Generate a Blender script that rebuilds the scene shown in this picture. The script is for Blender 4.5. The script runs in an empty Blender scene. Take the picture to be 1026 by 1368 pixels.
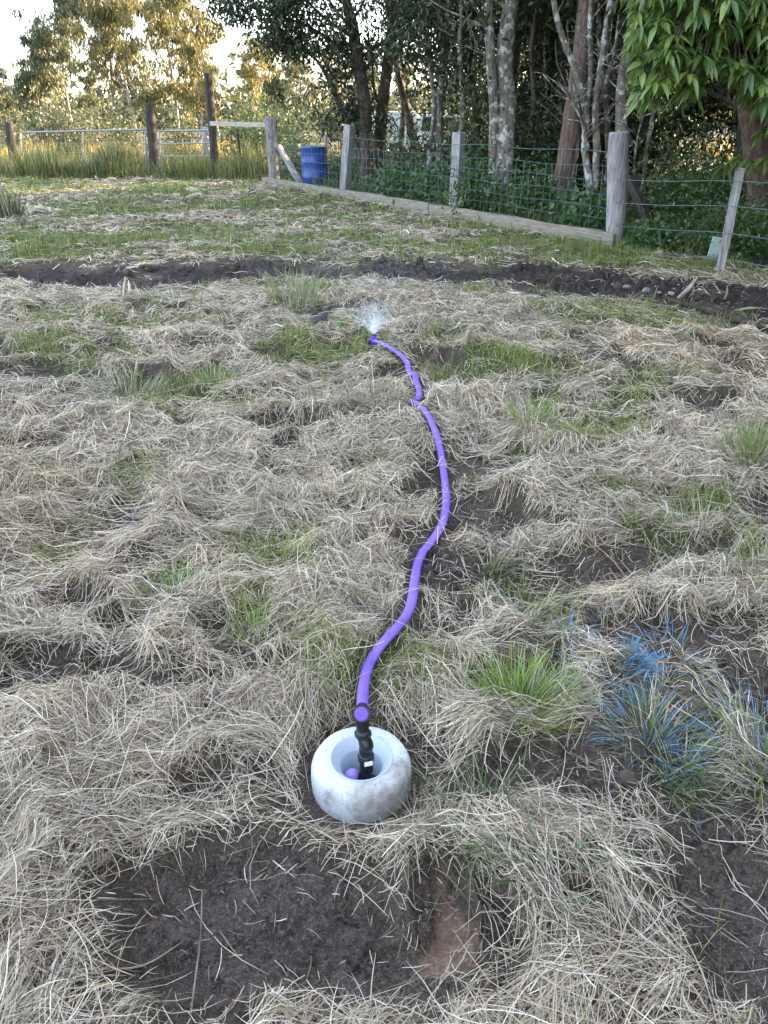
import bpy, bmesh, math, random
import numpy as np
from mathutils import Vector, Matrix

sc = bpy.context.scene
COL = sc.collection
R = math.radians
# ------------------------------------------------------------------ camera
CAM_H = 1.55; PITCH = R(27.4); FPX = 1028.0; CX, CY = 513.0, 684.0
cam_d = bpy.data.cameras.new('camera'); cam = bpy.data.objects.new('camera', cam_d); COL.objects.link(cam)
cam.location = (0, 0, CAM_H); cam.rotation_euler = (R(90) - PITCH, 0, 0)
cam_d.sensor_fit = 'VERTICAL'; cam_d.sensor_height = 24; cam_d.lens = 24 * FPX / 1368
cam_d.clip_start = 0.05; cam_d.clip_end = 2000
sc.camera = cam
# ------------------------------------------------------------------ light
SUN_EL, SUN_AZ = R(16), R(70)          # azimuth clockwise from the view direction (+Y)
w = bpy.data.worlds.new('World'); sc.world = w; w.use_nodes = True
nt = w.node_tree; nt.nodes.clear()
sky = nt.nodes.new('ShaderNodeTexSky'); sky.sky_type = 'NISHITA'; sky.sun_disc = False
sky.sun_elevation = SUN_EL; sky.sun_rotation = SUN_AZ; sky.air_density = 1.0; sky.dust_density = 0.6; sky.ozone_density = 1.0
bg = nt.nodes.new('ShaderNodeBackground'); bg.inputs[1].default_value = 0.15
wo = nt.nodes.new('ShaderNodeOutputWorld')
mx = nt.nodes.new('ShaderNodeMix'); mx.data_type = 'RGBA'; mx.inputs[0].default_value = .66   # even pale blue added to flatten the clear sky's light
mx.inputs[7].default_value = (.84, 1.07, 1.34, 1)
nt.links.new(sky.outputs[0], mx.inputs[6]); nt.links.new(mx.outputs[2], bg.inputs[0]); nt.links.new(bg.outputs[0], wo.inputs[0])
sl = bpy.data.lights.new('sun', 'SUN'); sl.energy = 4.0; sl.angle = R(0.5); sl.color = (1.0, 0.80, 0.55)
so = bpy.data.objects.new('sun', sl); COL.objects.link(so)
sdir = Vector((math.cos(SUN_EL) * math.sin(SUN_AZ), math.cos(SUN_EL) * math.cos(SUN_AZ), math.sin(SUN_EL)))
so.rotation_euler = sdir.to_track_quat('Z', 'Y').to_euler()
sc.view_settings.view_transform = 'Standard'; sc.view_settings.look = 'None'
sc.view_settings.gamma = 1; sc.view_settings.exposure = 3.65
sc.view_settings.use_white_balance = True; sc.view_settings.white_balance_temperature = 7050; sc.view_settings.white_balance_tint = 20
sc.render.engine = 'CYCLES'
sc.cycles.max_bounces = 6; sc.cycles.diffuse_bounces = 4; sc.cycles.transmission_bounces = 4; sc.cycles.transparent_max_bounces = 16
sc.cycles.use_adaptive_sampling = True; sc.cycles.adaptive_threshold = 0.02

# ------------------------------------------------------------------ maths
SP, CP = math.sin(PITCH), math.cos(PITCH)
def ray(px, py):
    a = (px - CX) / FPX; b = (CY - py) / FPX
    return Vector((a, CP + b * SP, -SP + b * CP))
def at(px, py, d):
    r = ray(px, py); return Vector((0, 0, CAM_H)) + r * (d / r.y)
def proj(x, y, z=0.0):
    z = z - CAM_H
    f = np.maximum(y * CP - z * SP, 0.05)
    u = y * SP + z * CP
    return CX + FPX * x / f, CY - FPX * u / f
def perlin(x, y, seed=0):
    x = np.asarray(x, float); y = np.asarray(y, float)
    xi = np.floor(x).astype(np.int64); yi = np.floor(y).astype(np.int64)
    xf = x - xi; yf = y - yi
    def g(ix, iy, dx, dy):
        h = (ix * 374761393 + iy * 668265263 + seed * 982451653) & 0xffffffff
        h = ((h ^ (h >> 13)) * 1274126177) & 0xffffffff
        h = h ^ (h >> 16)
        a = (h & 0xffff) / 65536.0 * 2 * np.pi
        return np.cos(a) * dx + np.sin(a) * dy
    u = xf * xf * xf * (xf * (xf * 6 - 15) + 10); v = yf * yf * yf * (yf * (yf * 6 - 15) + 10)
    n = (1 - v) * ((1 - u) * g(xi, yi, xf, yf) + u * g(xi + 1, yi, xf - 1, yf)) + v * ((1 - u) * g(xi, yi + 1, xf, yf - 1) + u * g(xi + 1, yi + 1, xf - 1, yf - 1))
    return n * 1.45
def fbm(x, y, seed, o=3):
    s = 0; a = 1; t = 0
    for i in range(o):
        s = s + a * perlin(x * 2 ** i, y * 2 ** i, seed + i * 17); t += a; a *= .5
    return s / t
def cells(x, y, seed):
    # distance to the nearest and second nearest jittered point, and a random value of the nearest cell
    xi = np.floor(x).astype(np.int64); yi = np.floor(y).astype(np.int64)
    f1 = np.full(x.shape, 9.0); f2 = np.full(x.shape, 9.0); rv = np.zeros(x.shape)
    for a in (-1, 0, 1):
        for b in (-1, 0, 1):
            h = ((xi + a) * 374761393 + (yi + b) * 668265263 + seed * 982451653) & 0xffffffff
            h = ((h ^ (h >> 13)) * 1274126177) & 0xffffffff
            h = h ^ (h >> 16)
            d = np.hypot(xi + a + (h & 1023) / 1023.0 - x, yi + b + ((h >> 10) & 1023) / 1023.0 - y)
            n = d < f1
            f2 = np.where(n, f1, np.minimum(f2, d)); rv = np.where(n, ((h >> 20) & 1023) / 1023.0, rv); f1 = np.where(n, d, f1)
    return f1, f2, rv
def clods(x, y, k, seed):
    f1, f2, rv = cells(x * k, y * k, seed)
    return sstep(0, .38, f2 - f1) * (.35 + .65 * rv) * (1 - .35 * f1)
def sstep(a, b, v):
    t = np.clip((v - a) / (b - a), 0, 1); return t * t * (3 - 2 * t)
def blob(px, py, b):
    cx, cy, rx, ry, s = b[:5]
    d = ((px - cx) / rx) ** 2 + ((py - cy) / ry) ** 2
    return s * (1 - sstep(0.45, 1.35, d))
def blobs(px, py, L):
    m = np.zeros_like(px)
    for b in L: m = np.maximum(m, blob(px, py, b))
    return m

SOIL = [(330,1245,205,95,1),(420,1310,205,75,1),(560,1215,60,75,1),(250,1315,100,70,.95),(650,1270,38,100,.8),
 (965,1250,100,90,.96),(890,1150,120,40,.8),(1000,1120,60,60,.7),(985,1340,70,50,.9),(740,1065,110,40,.85),(860,1045,60,35,.6),
 (300,1065,70,35,.7),(400,1105,60,24,.7),(90,915,120,30,.85),(60,960,90,22,.7),(200,935,60,18,.7),(110,815,60,20,.7),(40,985,60,18,.5),
 (340,935,70,16,.4),(640,785,95,26,.85),(790,790,110,28,.88),(900,765,80,20,.7),(960,880,60,28,.8),(1000,960,60,60,.8),(830,870,80,28,.6),
 (530,520,34,10,.95),(390,582,70,15,.85),(500,575,45,11,.6),(770,560,60,11,.7),(40,510,70,13,.8),(230,525,50,9,.6),(425,430,22,7,.95),
 (850,590,40,10,.5),(590,740,40,15,.5),(500,650,60,9,.4),(230,620,80,9,.4),(700,640,60,8,.4)]
SAND = [(575,1250,34,70,.9),(566,1185,22,32,.5),(690,1352,90,16,.5)]
STRAW = [(70,1270,110,110,1),(760,1170,120,50,1),(850,1270,75,70,.9),(890,1345,60,40,.9),(650,990,100,32,.8),(130,720,200,60,.6),(400,860,110,60,.5),
 (840,660,120,60,.6),(750,470,150,22,.6),(590,420,80,32,1),(640,590,120,50,.7),(560,900,80,40,.6),(430,1365,120,14,.6),(840,820,110,12,.8)]
GREEN = [(430,482,95,17,.8),(660,505,120,15,.8),(800,432,130,20,.5),(590,440,40,8,.5),(200,525,55,18,.7),(290,515,36,13,.8),(90,440,90,13,.5),
 (420,400,55,12,.7),(235,445,80,10,.4),(620,395,40,8,.5),(930,445,110,16,.7),(715,572,40,14,.8),(338,835,40,18,.6),(700,640,22,12,.6),
 (930,705,60,24,.65),(850,745,45,16,.5),(1000,610,26,30,.7),(250,565,60,12,.3),(510,560,70,14,.2),(180,350,120,8,.6),(520,345,200,10,.6),
 (1010,770,22,30,.7),(60,650,40,12,.4),(480,700,40,14,.35),(260,700,50,10,.3),(820,690,50,16,.55),(760,520,50,10,.5),(900,520,70,12,.45),(590,470,50,10,.6),(60,480,60,10,.5),(400,760,30,14,.35),(500,440,70,9,.5),(620,660,22,14,.5),(160,1090,50,20,.25),(60,320,120,8,.7),(330,385,90,6,.5),(690,825,70,18,.5),(400,915,90,26,.25),(600,1100,80,30,.15),(500,660,40,12,.3),(890,1165,80,14,.25)]
KEEP = [(870,985,95,85,.96),(838,890,50,36,.97),(895,885,50,25,.8),(700,930,80,60,.97),(232,800,40,25,.8),(755,865,50,25,.7),(720,835,70,22,.7),(930,712,60,24,.7),(288,518,36,14,.8),(170,530,60,20,.6),(640,1080,80,35,.5),(905,1060,60,60,.8)]
TR_TOP = ([-400,0,120,400,560,700,850,1026,1400],[376,368,360,357,360,366,380,398,430])
TR_BOT = ([-400,0,200,400,640,760,860,1026,1400],[402,391,388,379,392,405,413,440,490])
VX, VY = -0.058, 1.455      # the concrete ring
def masks(x, y):
    x = np.asarray(x, float); y = np.asarray(y, float)
    px, py = proj(x, np.maximum(y, 0.25))
    wx = fbm(x * 2.3, y * 2.3, 5) ; wy = fbm(x * 2.3, y * 2.3, 9)
    sc_ = np.clip((py - 120) / 500, 0.05, 2.0)
    qx = px + wx * 55 * sc_ ; qy = py + wy * 28 * sc_
    soil = blobs(qx, qy, SOIL)
    n = fbm(x * 1.6, y * 1.6, 21)
    soil = np.maximum(soil, .9 * sstep(.16, .36, n + .35 * fbm(x * 5, y * 5, 22)))
    soil = np.maximum(soil, sstep(.19, .145, np.hypot(x - VX, y - VY)))
    st = blobs(qx, qy, STRAW)
    soil = soil * (1 - .85 * st)
    t0 = np.interp(px, *TR_TOP); t1 = np.interp(px, *TR_BOT)
    ty = py + wy * 5
    tr = sstep(t0 - 2, t0 + 3, ty) * (1 - sstep(t1 - 5, t1 + 3, ty))
    tr = tr * (1 - .8 * sstep(.0, .3, fbm(x * .9, y * 1.4, 77)) * np.where(px < 480, 1, .45))
    # the lawn beyond the trench
    lawn = sstep(-3, 12, t0 - py)
    ln = fbm(x * .55, y * .9, 33)
    lg = np.clip(.52 + 1.5 * ln + .45 * sstep(430, 640, px) * sstep(360, 300, py + (px < 600) * 40) , 0, 1)
    green = np.maximum(np.clip(blobs(qx, qy, GREEN) * 1.25, 0, 1) * (1 - lawn), lawn * lg)
    green = np.maximum(green, .7 * sstep(.12, .42, fbm(x * 1.3, y * 1.3, 55)) * (1 - lawn))
    green = green * (1 - tr)
    soil = soil * (1 - lawn * .92)
    soil = np.maximum(soil, tr)
    # forest floor behind the fence
    fl = sstep(0, .8, (x - 2.99) * 3.1 + (y - 10.4) * 1.78 + 0.3) * (x > -2.7 + .3)
    sand = blobs(qx, qy, SAND)
    straw = np.clip(1 - soil, 0, 1) * (1 - .6 * np.clip(green, 0, 1)) * (1 - blobs(px, py, KEEP))
    straw = np.where(y < .4, .5, straw)
    return dict(soil=np.clip(soil, 0, 1), straw=straw * (1 - fl), green=np.clip(green, 0, 1) * (1 - fl), sand=sand, trench=tr, lawn=lawn, floor=fl, px=px, py=py)
def height(x, y, m=None):
    x = np.asarray(x, float); y = np.asarray(y, float)
    if m is None: m = masks(x, y)
    h = .03 * perlin(x / 3.1, y / 3.1, 3)
    th = 1 - m['soil']
    near = (1 - .3 * m['lawn']) * (1 - .75 * sstep(-4, 4, m['py'] - np.interp(m['px'], *TR_BOT) + 4) * sstep(36, 8, m['py'] - np.interp(m['px'], *TR_BOT)))
    wx = x + .18 * perlin(x * 2.2, y * 2.2, 91); wy = y + .18 * perlin(x * 2.2, y * 2.2, 92)
    rd = 1 - np.abs(perlin(wx * 1.35, wy * 1.9, 11)) * 1.5
    lump = np.clip(perlin(wx * 2.9, wy * 3.4, 12) + .25, 0, 1)
    h = h + near * th * (.03 + .058 * np.clip(rd, 0, 1) ** 2 + .052 * lump + .045 * np.abs(perlin(wx * 6.5, wy * 7, 24)) + .018 * perlin(x * 9, y * 9, 13))
    cm = .45 + .9 * sstep(-.3, .4, perlin(x * 2.2, y * 2.2, 23)); clod = (np.abs(perlin(x * 8, y * 8, 14)) * .042 + np.abs(perlin(x * 17, y * 17, 15)) * .026 + np.abs(perlin(x * 37, y * 37, 17)) * .013 + np.abs(perlin(x * 70, y * 70, 27)) * .006) * cm
    mud = blobs(m['px'], m['py'], [(370,1265,230,120,1)])
    sel = (m['soil'] > .25) & (y < 11) & (y > .3)
    if sel.any():
        xs, ys = x[sel], y[sel]; wxx = xs + .03 * perlin(xs * 9, ys * 9, 44); wyy = ys + .03 * perlin(xs * 9, ys * 9, 45)
        c_ = clods(wxx, wyy, 11, 51) * .034 + clods(wxx, wyy, 27, 52) * .015
        clod = clod.copy(); clod[sel] = (clod[sel] * .6 + c_ * cm[sel]) * (1 - .85 * m['sand'][sel])
    h = h + m['soil'] * (.02 * perlin(x * 3.5, y * 3.5, 16) + clod * (1 - .6 * mud) + mud * (.022 * perlin(x * 6 + 2 * perlin(x * 3, y * 3, 41), y * 4, 42) + .010 * np.abs(perlin(x * 14, y * 11, 43)))) - .03 * mud * m['soil']
    h = h + m['trench'] * (.0 + .03 * sstep(560, 860, m['px']) + .05 * perlin(x * .9, y * 2.2, 18) + .05 * np.abs(perlin(x * 4, y * 6, 19)) + .02 * perlin(x * 13, y * 13, 20))
    d = np.hypot(x - VX, y - VY)
    k = sstep(.30, .16, d)
    h = h * (1 - k) - .035 * sstep(.06, .045, d)
    return h
def hit(px, py, lift=0.0):
    r = ray(px, py)
    ds = np.linspace(.5, 40, 4000); ds = .5 * (80 ** np.linspace(0, 1, 6000))
    X = r.x / r.y * ds; Z = CAM_H + r.z / r.y * ds
    b = Z < height(X, ds) + lift
    i = int(np.argmax(b)) if b.any() else len(ds) - 1
    return Vector((X[i], ds[i], Z[i]))

# ------------------------------------------------------------------ objects
def tag(o, label=None, cat=None, group=None, kind=None):
    if label: o['label'] = label
    if cat: o['category'] = cat
    if group: o['group'] = group
    if kind: o['kind'] = kind
    return o
def empty(name, loc=(0, 0, 0), rz=0, label=None, cat=None, group=None):
    o = bpy.data.objects.new(name, None); COL.objects.link(o); o.empty_display_size = .1
    o.location = loc; o.rotation_euler = (0, 0, rz)
    return tag(o, label, cat, group)
def link(name, me, mat=None, parent=None, loc=None):
    o = bpy.data.objects.new(name, me); COL.objects.link(o)
    if mat: me.materials.append(mat)
    if parent: o.parent = parent
    if loc is not None: o.location = loc
    return o
def np_mesh(name, V, F, col=None, smooth=False):
    """V (n,3); F (m,k) all of one size"""
    me = bpy.data.meshes.new(name)
    V = np.ascontiguousarray(V, np.float32); F = np.ascontiguousarray(F, np.int32)
    m, k = F.shape
    me.vertices.add(len(V)); me.vertices.foreach_set('co', V.ravel())
    me.loops.add(m * k); me.loops.foreach_set('vertex_index', F.ravel())
    me.polygons.add(m); me.polygons.foreach_set('loop_start', np.arange(0, m * k, k, dtype=np.int32))
    me.polygons.foreach_set('loop_total', np.full(m, k, np.int32))
    if smooth: me.polygons.foreach_set('use_smooth', np.ones(m, bool))
    if col is not None:
        a = me.color_attributes.new('col', 'FLOAT_COLOR', 'POINT')
        c = np.ones((len(V), 4), np.float32); c[:, :3] = col
        a.data.foreach_set('color', c.ravel())
    me.update(calc_edges=True); me.validate()
    return me
def norm(v): return v / (np.linalg.norm(v, axis=-1, keepdims=True) + 1e-9)
def ribbon_arrays(P, W, S, C):
    """P (N,K,3) centre line, W (N,K) half widths, S (N,K,3) side dirs, C (N,3) or (N,K,3)"""
    N, K = P.shape[:2]
    A = P - S * W[..., None]; B = P + S * W[..., None]
    V = np.stack([A, B], 2).reshape(-1, 3)
    base = (np.arange(N) * K * 2)[:, None] + (np.arange(K - 1) * 2)[None]
    F = np.stack([base, base + 1, base + 3, base + 2], -1).reshape(-1, 4)
    if C.ndim == 2: C = np.repeat(C[:, None], K, 1)
    C = np.repeat(C, 2, 1).reshape(-1, 3)
    return V, F, C
class Bag:
    def __init__(s): s.V = []; s.F = []; s.C = []; s.n = 0
    def add(s, V, F, C=None):
        V = np.asarray(V, float)
        if C is None: C = np.ones((len(V), 3))
        s.V.append(V); s.F.append(np.asarray(F) + s.n); s.C.append(np.broadcast_to(C, (len(V), 3))); s.n += len(V)
    def mesh(s, name, smooth=False): return np_mesh(name, np.concatenate(s.V), np.concatenate(s.F), np.concatenate(s.C), smooth)
def catmull(pts, n):
    p = np.array([list(q) for q in pts], float); k = len(p)
    p = np.vstack([2 * p[0] - p[1], p, 2 * p[-1] - p[-2]])
    out = []
    for t in np.linspace(0, k - 1, n):
        i = min(int(t), k - 2); f = t - i
        a, b, c, d = p[i:i + 4]
        out.append(.5 * ((2 * b) + (c - a) * f + (2 * a - 5 * b + 4 * c - d) * f * f + (3 * b - a - 3 * c + d) * f ** 3))
    return np.array(out)
def tube(pts, rad, ns=8, squash=1.0, rough=0.0, seed=0, C=None, caps=True):
    """quads only tube; rad scalar or list; squash flattens vertically"""
    P = np.asarray(pts, float); K = len(P)
    rad = np.full(K, rad) if np.isscalar(rad) else np.interp(np.linspace(0, 1, K), np.linspace(0, 1, len(rad)), rad)
    T = norm(np.gradient(P, axis=0))
    up = np.array([0, 0, 1.0]) if abs(T[0, 2]) < .8 else np.array([0, 1.0, 0])
    if abs(T[:, 2]).mean() > .6: up = np.array([0, 1.0, 0])
    X = norm(np.cross(T, up)); Y = np.cross(X, T)
    a = np.linspace(0, 2 * np.pi, ns, endpoint=False)
    rr = rad[:, None] * np.ones(ns)[None]
    if rough:
        rr = rr * (1 + rough * perlin(np.cos(a)[None] * 1.4 + np.arange(K)[:, None] * .35 + seed * 3.1, np.sin(a)[None] * 1.4 + seed, 7))
    V = P[:, None] + rr[..., None] * (np.cos(a)[None, :, None] * X[:, None] + squash * np.sin(a)[None, :, None] * Y[:, None])
    V = V.reshape(-1, 3)
    i = np.arange(K - 1)[:, None] * ns; j = np.arange(ns)[None]; j2 = (j + 1) % ns
    F = np.stack([i + j, i + j2, i + ns + j2, i + ns + j], -1).reshape(-1, 4)
    if caps:
        n0 = len(V); V = np.vstack([V, P[0], P[-1]])
        jj = np.arange(0, ns, 2); j1 = (jj + 1) % ns; j2 = (jj + 2) % ns
        F = np.vstack([F, np.stack([np.full(len(jj), n0), j2, j1, jj], -1), np.stack([np.full(len(jj), n0 + 1), (K - 1) * ns + jj, (K - 1) * ns + j1, (K - 1) * ns + j2], -1)])
    return V, F, (np.ones((len(V), 3)) if C is None else np.broadcast_to(np.array(C), (len(V), 3)))
def bm_obj(name, fn, mat, parent=None, smooth=False, bevel=0, loc=None):
    bm = bmesh.new(); fn(bm)
    if bevel: bmesh.ops.bevel(bm, geom=list(bm.edges), offset=bevel, segments=2, affect='EDGES', profile=.6)
    bmesh.ops.recalc_face_normals(bm, faces=bm.faces)
    me = bpy.data.meshes.new(name); bm.to_mesh(me); bm.free()
    if smooth:
        for p in me.polygons: p.use_smooth = True
    return link(name, me, mat, parent, loc)
def box(bm, c, s, rot=None):
    M = Matrix.Translation(c) @ (rot.to_4x4() if rot else Matrix()) @ Matrix.Diagonal((*s, 1))
    return bmesh.ops.create_cube(bm, size=1, matrix=M)['verts']
def lathe(prof, ns=64):
    a = np.linspace(0, 2 * np.pi, ns, endpoint=False)
    P = np.array(prof); K = len(P)
    V = np.stack([P[:, 0:1] * np.cos(a), P[:, 0:1] * np.sin(a), P[:, 1:2] * np.ones(ns)], -1).reshape(-1, 3)
    i = np.arange(K - 1)[:, None] * ns; j = np.arange(ns)[None]; j2 = (j + 1) % ns
    return V, np.stack([i + j, i + j2, i + ns + j2, i + ns + j], -1).reshape(-1, 4)

# ------------------------------------------------------------------ materials
def mat(name):
    m = bpy.data.materials.new(name); m.use_nodes = True
    return m, m.node_tree, m.node_tree.nodes['Principled BSDF']
def N(t, typ, **k):
    n = t.nodes.new(typ)
    for a, b in k.items(): setattr(n, a, b)
    return n
def noise(t, scale, detail=4, rough=.55, vec=None, stretch=None):
    n = N(t, 'ShaderNodeTexNoise'); n.inputs['Scale'].default_value = scale; n.inputs['Detail'].default_value = detail; n.inputs['Roughness'].default_value = rough
    tc = N(t, 'ShaderNodeTexCoord'); src = tc.outputs['Object']
    if stretch:
        mp = N(t, 'ShaderNodeMapping'); mp.inputs['Scale'].default_value = stretch; t.links.new(src, mp.inputs[0]); src = mp.outputs[0]
    t.links.new(src, n.inputs['Vector']); return n
def ramp(t, fac, stops):
    r = N(t, 'ShaderNodeValToRGB'); e = r.color_ramp.elements
    while len(e) < len(stops): e.new(.5)
    for q, (p, c) in zip(e, stops): q.position = p; q.color = (*c, 1) if len(c) == 3 else c
    t.links.new(fac, r.inputs[0]); return r
def mix(t, fac, a, b, mode='MIX'):
    m = N(t, 'ShaderNodeMix', data_type='RGBA', blend_type=mode)
    for s, v in ((0, fac), (6, a), (7, b)):
        if hasattr(v, 'is_linked') or hasattr(v, 'links'): t.links.new(v, m.inputs[s])
        else: m.inputs[s].default_value = v if s == 0 else (*v, 1)
    return m.outputs[2]
def bump(t, bs, h, strength, dist=.01):
    b = N(t, 'ShaderNodeBump'); b.inputs['Strength'].default_value = strength; b.inputs['Distance'].default_value = dist
    t.links.new(h, b.inputs['Height']); t.links.new(b.outputs[0], bs.inputs['Normal'])
def attr_mat(name, rough=.8, trans=0.0, spec=.3, tint=None):
    m, t, b = mat(name)
    a = N(t, 'ShaderNodeAttribute', attribute_name='col')
    src = a.outputs['Color']
    if tint: src = mix(t, 1.0, src, tint, 'MULTIPLY')
    t.links.new(src, b.inputs['Base Color']); b.inputs['Roughness'].default_value = rough; b.inputs['Specular IOR Level'].default_value = spec
    if trans:
        tr = N(t, 'ShaderNodeBsdfTranslucent'); t.links.new(src, tr.inputs[0])
        ms = N(t, 'ShaderNodeMixShader'); ms.inputs[0].default_value = trans
        t.links.new(b.outputs[0], ms.inputs[1]); t.links.new(tr.outputs[0], ms.inputs[2])
        t.links.new(ms.outputs[0], t.nodes['Material Output'].inputs[0])
    return m
M_STRAW = attr_mat('straw', .7, .18, .3)
M_GRASS = attr_mat('grass_blade', .5, .35, .35)
M_LEAF = attr_mat('leaf', .42, .35, .5)
M_MANGO = attr_mat('mango_leaf', .3, .3, .6)
M_CLOD = attr_mat('soil_clod', .85, 0, .25)
def wood_mat(name, c0, c1, c2, stretch=(14, 14, 1.2), blotch=None, rough=.85, bs_=.8):
    m, t, b = mat(name)
    n = noise(t, 3.0, 8, .7, stretch=stretch)
    r = ramp(t, n.outputs[0], [(.3, c0), (.5, c1), (.68, c2)])
    c = r.outputs[0]
    if blotch:
        n2 = noise(t, blotch[0], 5, .65)
        r2 = ramp(t, n2.outputs[0], [(blotch[1], (0, 0, 0)), (blotch[1] + .06, (1, 1, 1))])
        c = mix(t, r2.outputs[0], c, blotch[2])
    t.links.new(c, b.inputs['Base Color']); b.inputs['Roughness'].default_value = rough; b.inputs['Specular IOR Level'].default_value = .2
    bump(t, b, n.outputs[0], bs_, .02)
    return m
M_POST = wood_mat('weathered_post', (.10,.09,.09), (.30,.29,.29), (.46,.45,.44))
M_POSTD = wood_mat('dark_post', (.02,.018,.016), (.05,.045,.04), (.11,.10,.09))
M_OLDP = wood_mat('old_strainer', (.05,.045,.04), (.22,.21,.20), (.36,.34,.33), (9, 9, 2.5))
M_BOARD = wood_mat('sleeper_board', (.13,.11,.085), (.24,.21,.165), (.36,.33,.27), (1.2, 1.2, 16))
M_RAIL = wood_mat('rail', (.2,.18,.15), (.4,.37,.32), (.5,.47,.42), (1.5, 14, 14))
M_BARKD = wood_mat('bark_dark', (.03,.024,.02), (.085,.068,.056), (.17,.14,.12), (10, 10, 1.6), (7, .60, (.2,.2,.18)))
M_BARKR = wood_mat('bark_reddish', (.05,.034,.028), (.13,.09,.075), (.24,.18,.155), (12, 12, 1.2), (9, .63, (.34,.34,.31)))
M_BARKL = wood_mat('bark_lichen', (.05,.045,.035), (.15,.13,.105), (.28,.25,.21), (8, 8, 2.5), (8, .53, (.42,.43,.40)))
M_GUM = wood_mat('bark_gum', (.20,.16,.12), (.36,.31,.26), (.5,.45,.4), (5, 5, .8))
M_MBARK = wood_mat('bark_mango', (.03,.02,.016), (.09,.062,.05), (.18,.135,.11), (5, 5, 3), (6, .62, (.25,.22,.19)))
M_STICK = wood_mat('stick', (.12,.09,.07), (.28,.23,.17), (.45,.39,.31), (3, 3, 3))
M_ROOT = wood_mat('root', (.02,.015,.012), (.05,.038,.03), (.12,.09,.07), (3, 3, 3))
def plain(name, c, rough=.5, metal=0, nsc=None, var=.15, spec=.5, bstr=0):
    m, t, b = mat(name)
    b.inputs['Roughness'].default_value = rough; b.inputs['Metallic'].default_value = metal; b.inputs['Specular IOR Level'].default_value = spec
    n = noise(t, nsc or 12, 5, .6)
    r = ramp(t, n.outputs[0], [(.3, tuple(max(0, v * (1 - var)) for v in c)), (.7, tuple(min(1, v * (1 + var)) for v in c))])
    t.links.new(r.outputs[0], b.inputs['Base Color'])
    if bstr: bump(t, b, n.outputs[0], bstr, .004)
    return m
M_BLACK = plain('black_plastic', (.012,.013,.015), .35, var=.4, spec=.5)
def hose_mat():
    m, t, b = mat('purple_hose_vinyl')
    c = ramp(t, noise(t, 9, 4).outputs[0], [(.3, (.21,.105,.55)), (.7, (.27,.145,.65))]).outputs[0]
    d = ramp(t, noise(t, 14, 7, .75).outputs[0], [(.56, (0,0,0)), (.72, (.6,.6,.6))])
    c = mix(t, d.outputs[0], c, (.20,.14,.24))
    t.links.new(c, b.inputs['Base Color']); b.inputs['Roughness'].default_value = .5; b.inputs['Specular IOR Level'].default_value = .35
    bump(t, b, noise(t, 60, 4).outputs[0], .3, .003)
    return m
M_PURPLE = hose_mat()
M_CAP = plain('purple_cap', (.15,.06,.55), .4, var=.05)
M_STUB = plain('lilac_pipe', (.42,.30,.80), .5, var=.08)
M_LABEL = plain('sticker_white', (.75,.75,.72), .5, var=.04)
M_GALV = plain('galvanised_steel', (.24,.26,.27), .5, .5, 20, .15)
M_WIRE = plain('fence_wire', (.10,.17,.19), .5, .3, 20, .2)
M_DRUM = plain('blue_drum_plastic', (.015,.065,.27), .4, nsc=7, var=.3)
M_WHITE = plain('white_paint', (.75,.76,.77), .35, nsc=3, var=.04)
M_GLASS = plain('dark_glass', (.03,.035,.04), .1, spec=.8)
M_RUBBER = plain('tyre_rubber', (.02,.02,.02), .8)
M_SHED = plain('shed_wall_paint', (.40,.32,.31), .8, nsc=4, var=.12)
M_ROOF = plain('shed_roof_iron', (.25,.25,.26), .5, .4, 4, .15)
M_STONE = plain('stone_grey', (.20,.205,.21), .85, nsc=25, var=.25, bstr=.4)
M_STONEB = plain('stone_tan', (.22,.17,.13), .85, nsc=25, var=.3, bstr=.4)
M_PAPER = plain('green_white_plate', (.28,.38,.33), .6, var=.15)
def concrete():
    m, t, b = mat('pale_concrete')
    n = noise(t, 9, 6, .65); f = noise(t, 160, 3, .6)
    base = ramp(t, f.outputs[0], [(.35, (.54,.57,.58)), (.65, (.68,.71,.72))]).outputs[0]
    tc = N(t, 'ShaderNodeTexCoord'); sp = N(t, 'ShaderNodeSeparateXYZ'); t.links.new(tc.outputs['Object'], sp.inputs[0])
    # dirt stains: more on the side facing the dug soil
    ad = N(t, 'ShaderNodeMath', operation='MULTIPLY_ADD'); t.links.new(sp.outputs['Y'], ad.inputs[0]); ad.inputs[1].default_value = -1.3; t.links.new(n.outputs[0], ad.inputs[2])
    ad2 = N(t, 'ShaderNodeMath', operation='MULTIPLY_ADD'); t.links.new(sp.outputs['X'], ad2.inputs[0]); ad2.inputs[1].default_value = .9; t.links.new(ad.outputs[0], ad2.inputs[2])
    st = ramp(t, ad2.outputs[0], [(.52, (0,0,0)), (.66, (.8,.8,.8))])
    dirt = ramp(t, noise(t, 45, 4).outputs[0], [(.35, (.22,.19,.16)), (.65, (.42,.39,.34))]).outputs[0]
    c = mix(t, st.outputs[0], base, dirt)
    vr = N(t, 'ShaderNodeTexVoronoi'); vr.inputs['Scale'].default_value = 55; t.links.new(tc.outputs['Object'], vr.inputs['Vector'])
    pit = ramp(t, vr.outputs['Distance'], [(.06, (.35,.33,.3)), (.12, (1,1,1))])
    c = mix(t, 1.0, c, pit.outputs[0], 'MULTIPLY')
    t.links.new(c, b.inputs['Base Color']); b.inputs['Roughness'].default_value = .75; b.inputs['Specular IOR Level'].default_value = .3
    bump(t, b, f.outputs[0], .25, .002)
    return m
M_CONC = concrete()
M_LINER = plain('pale_blue_liner', (.50,.58,.64), .55, nsc=8, var=.06)
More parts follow.
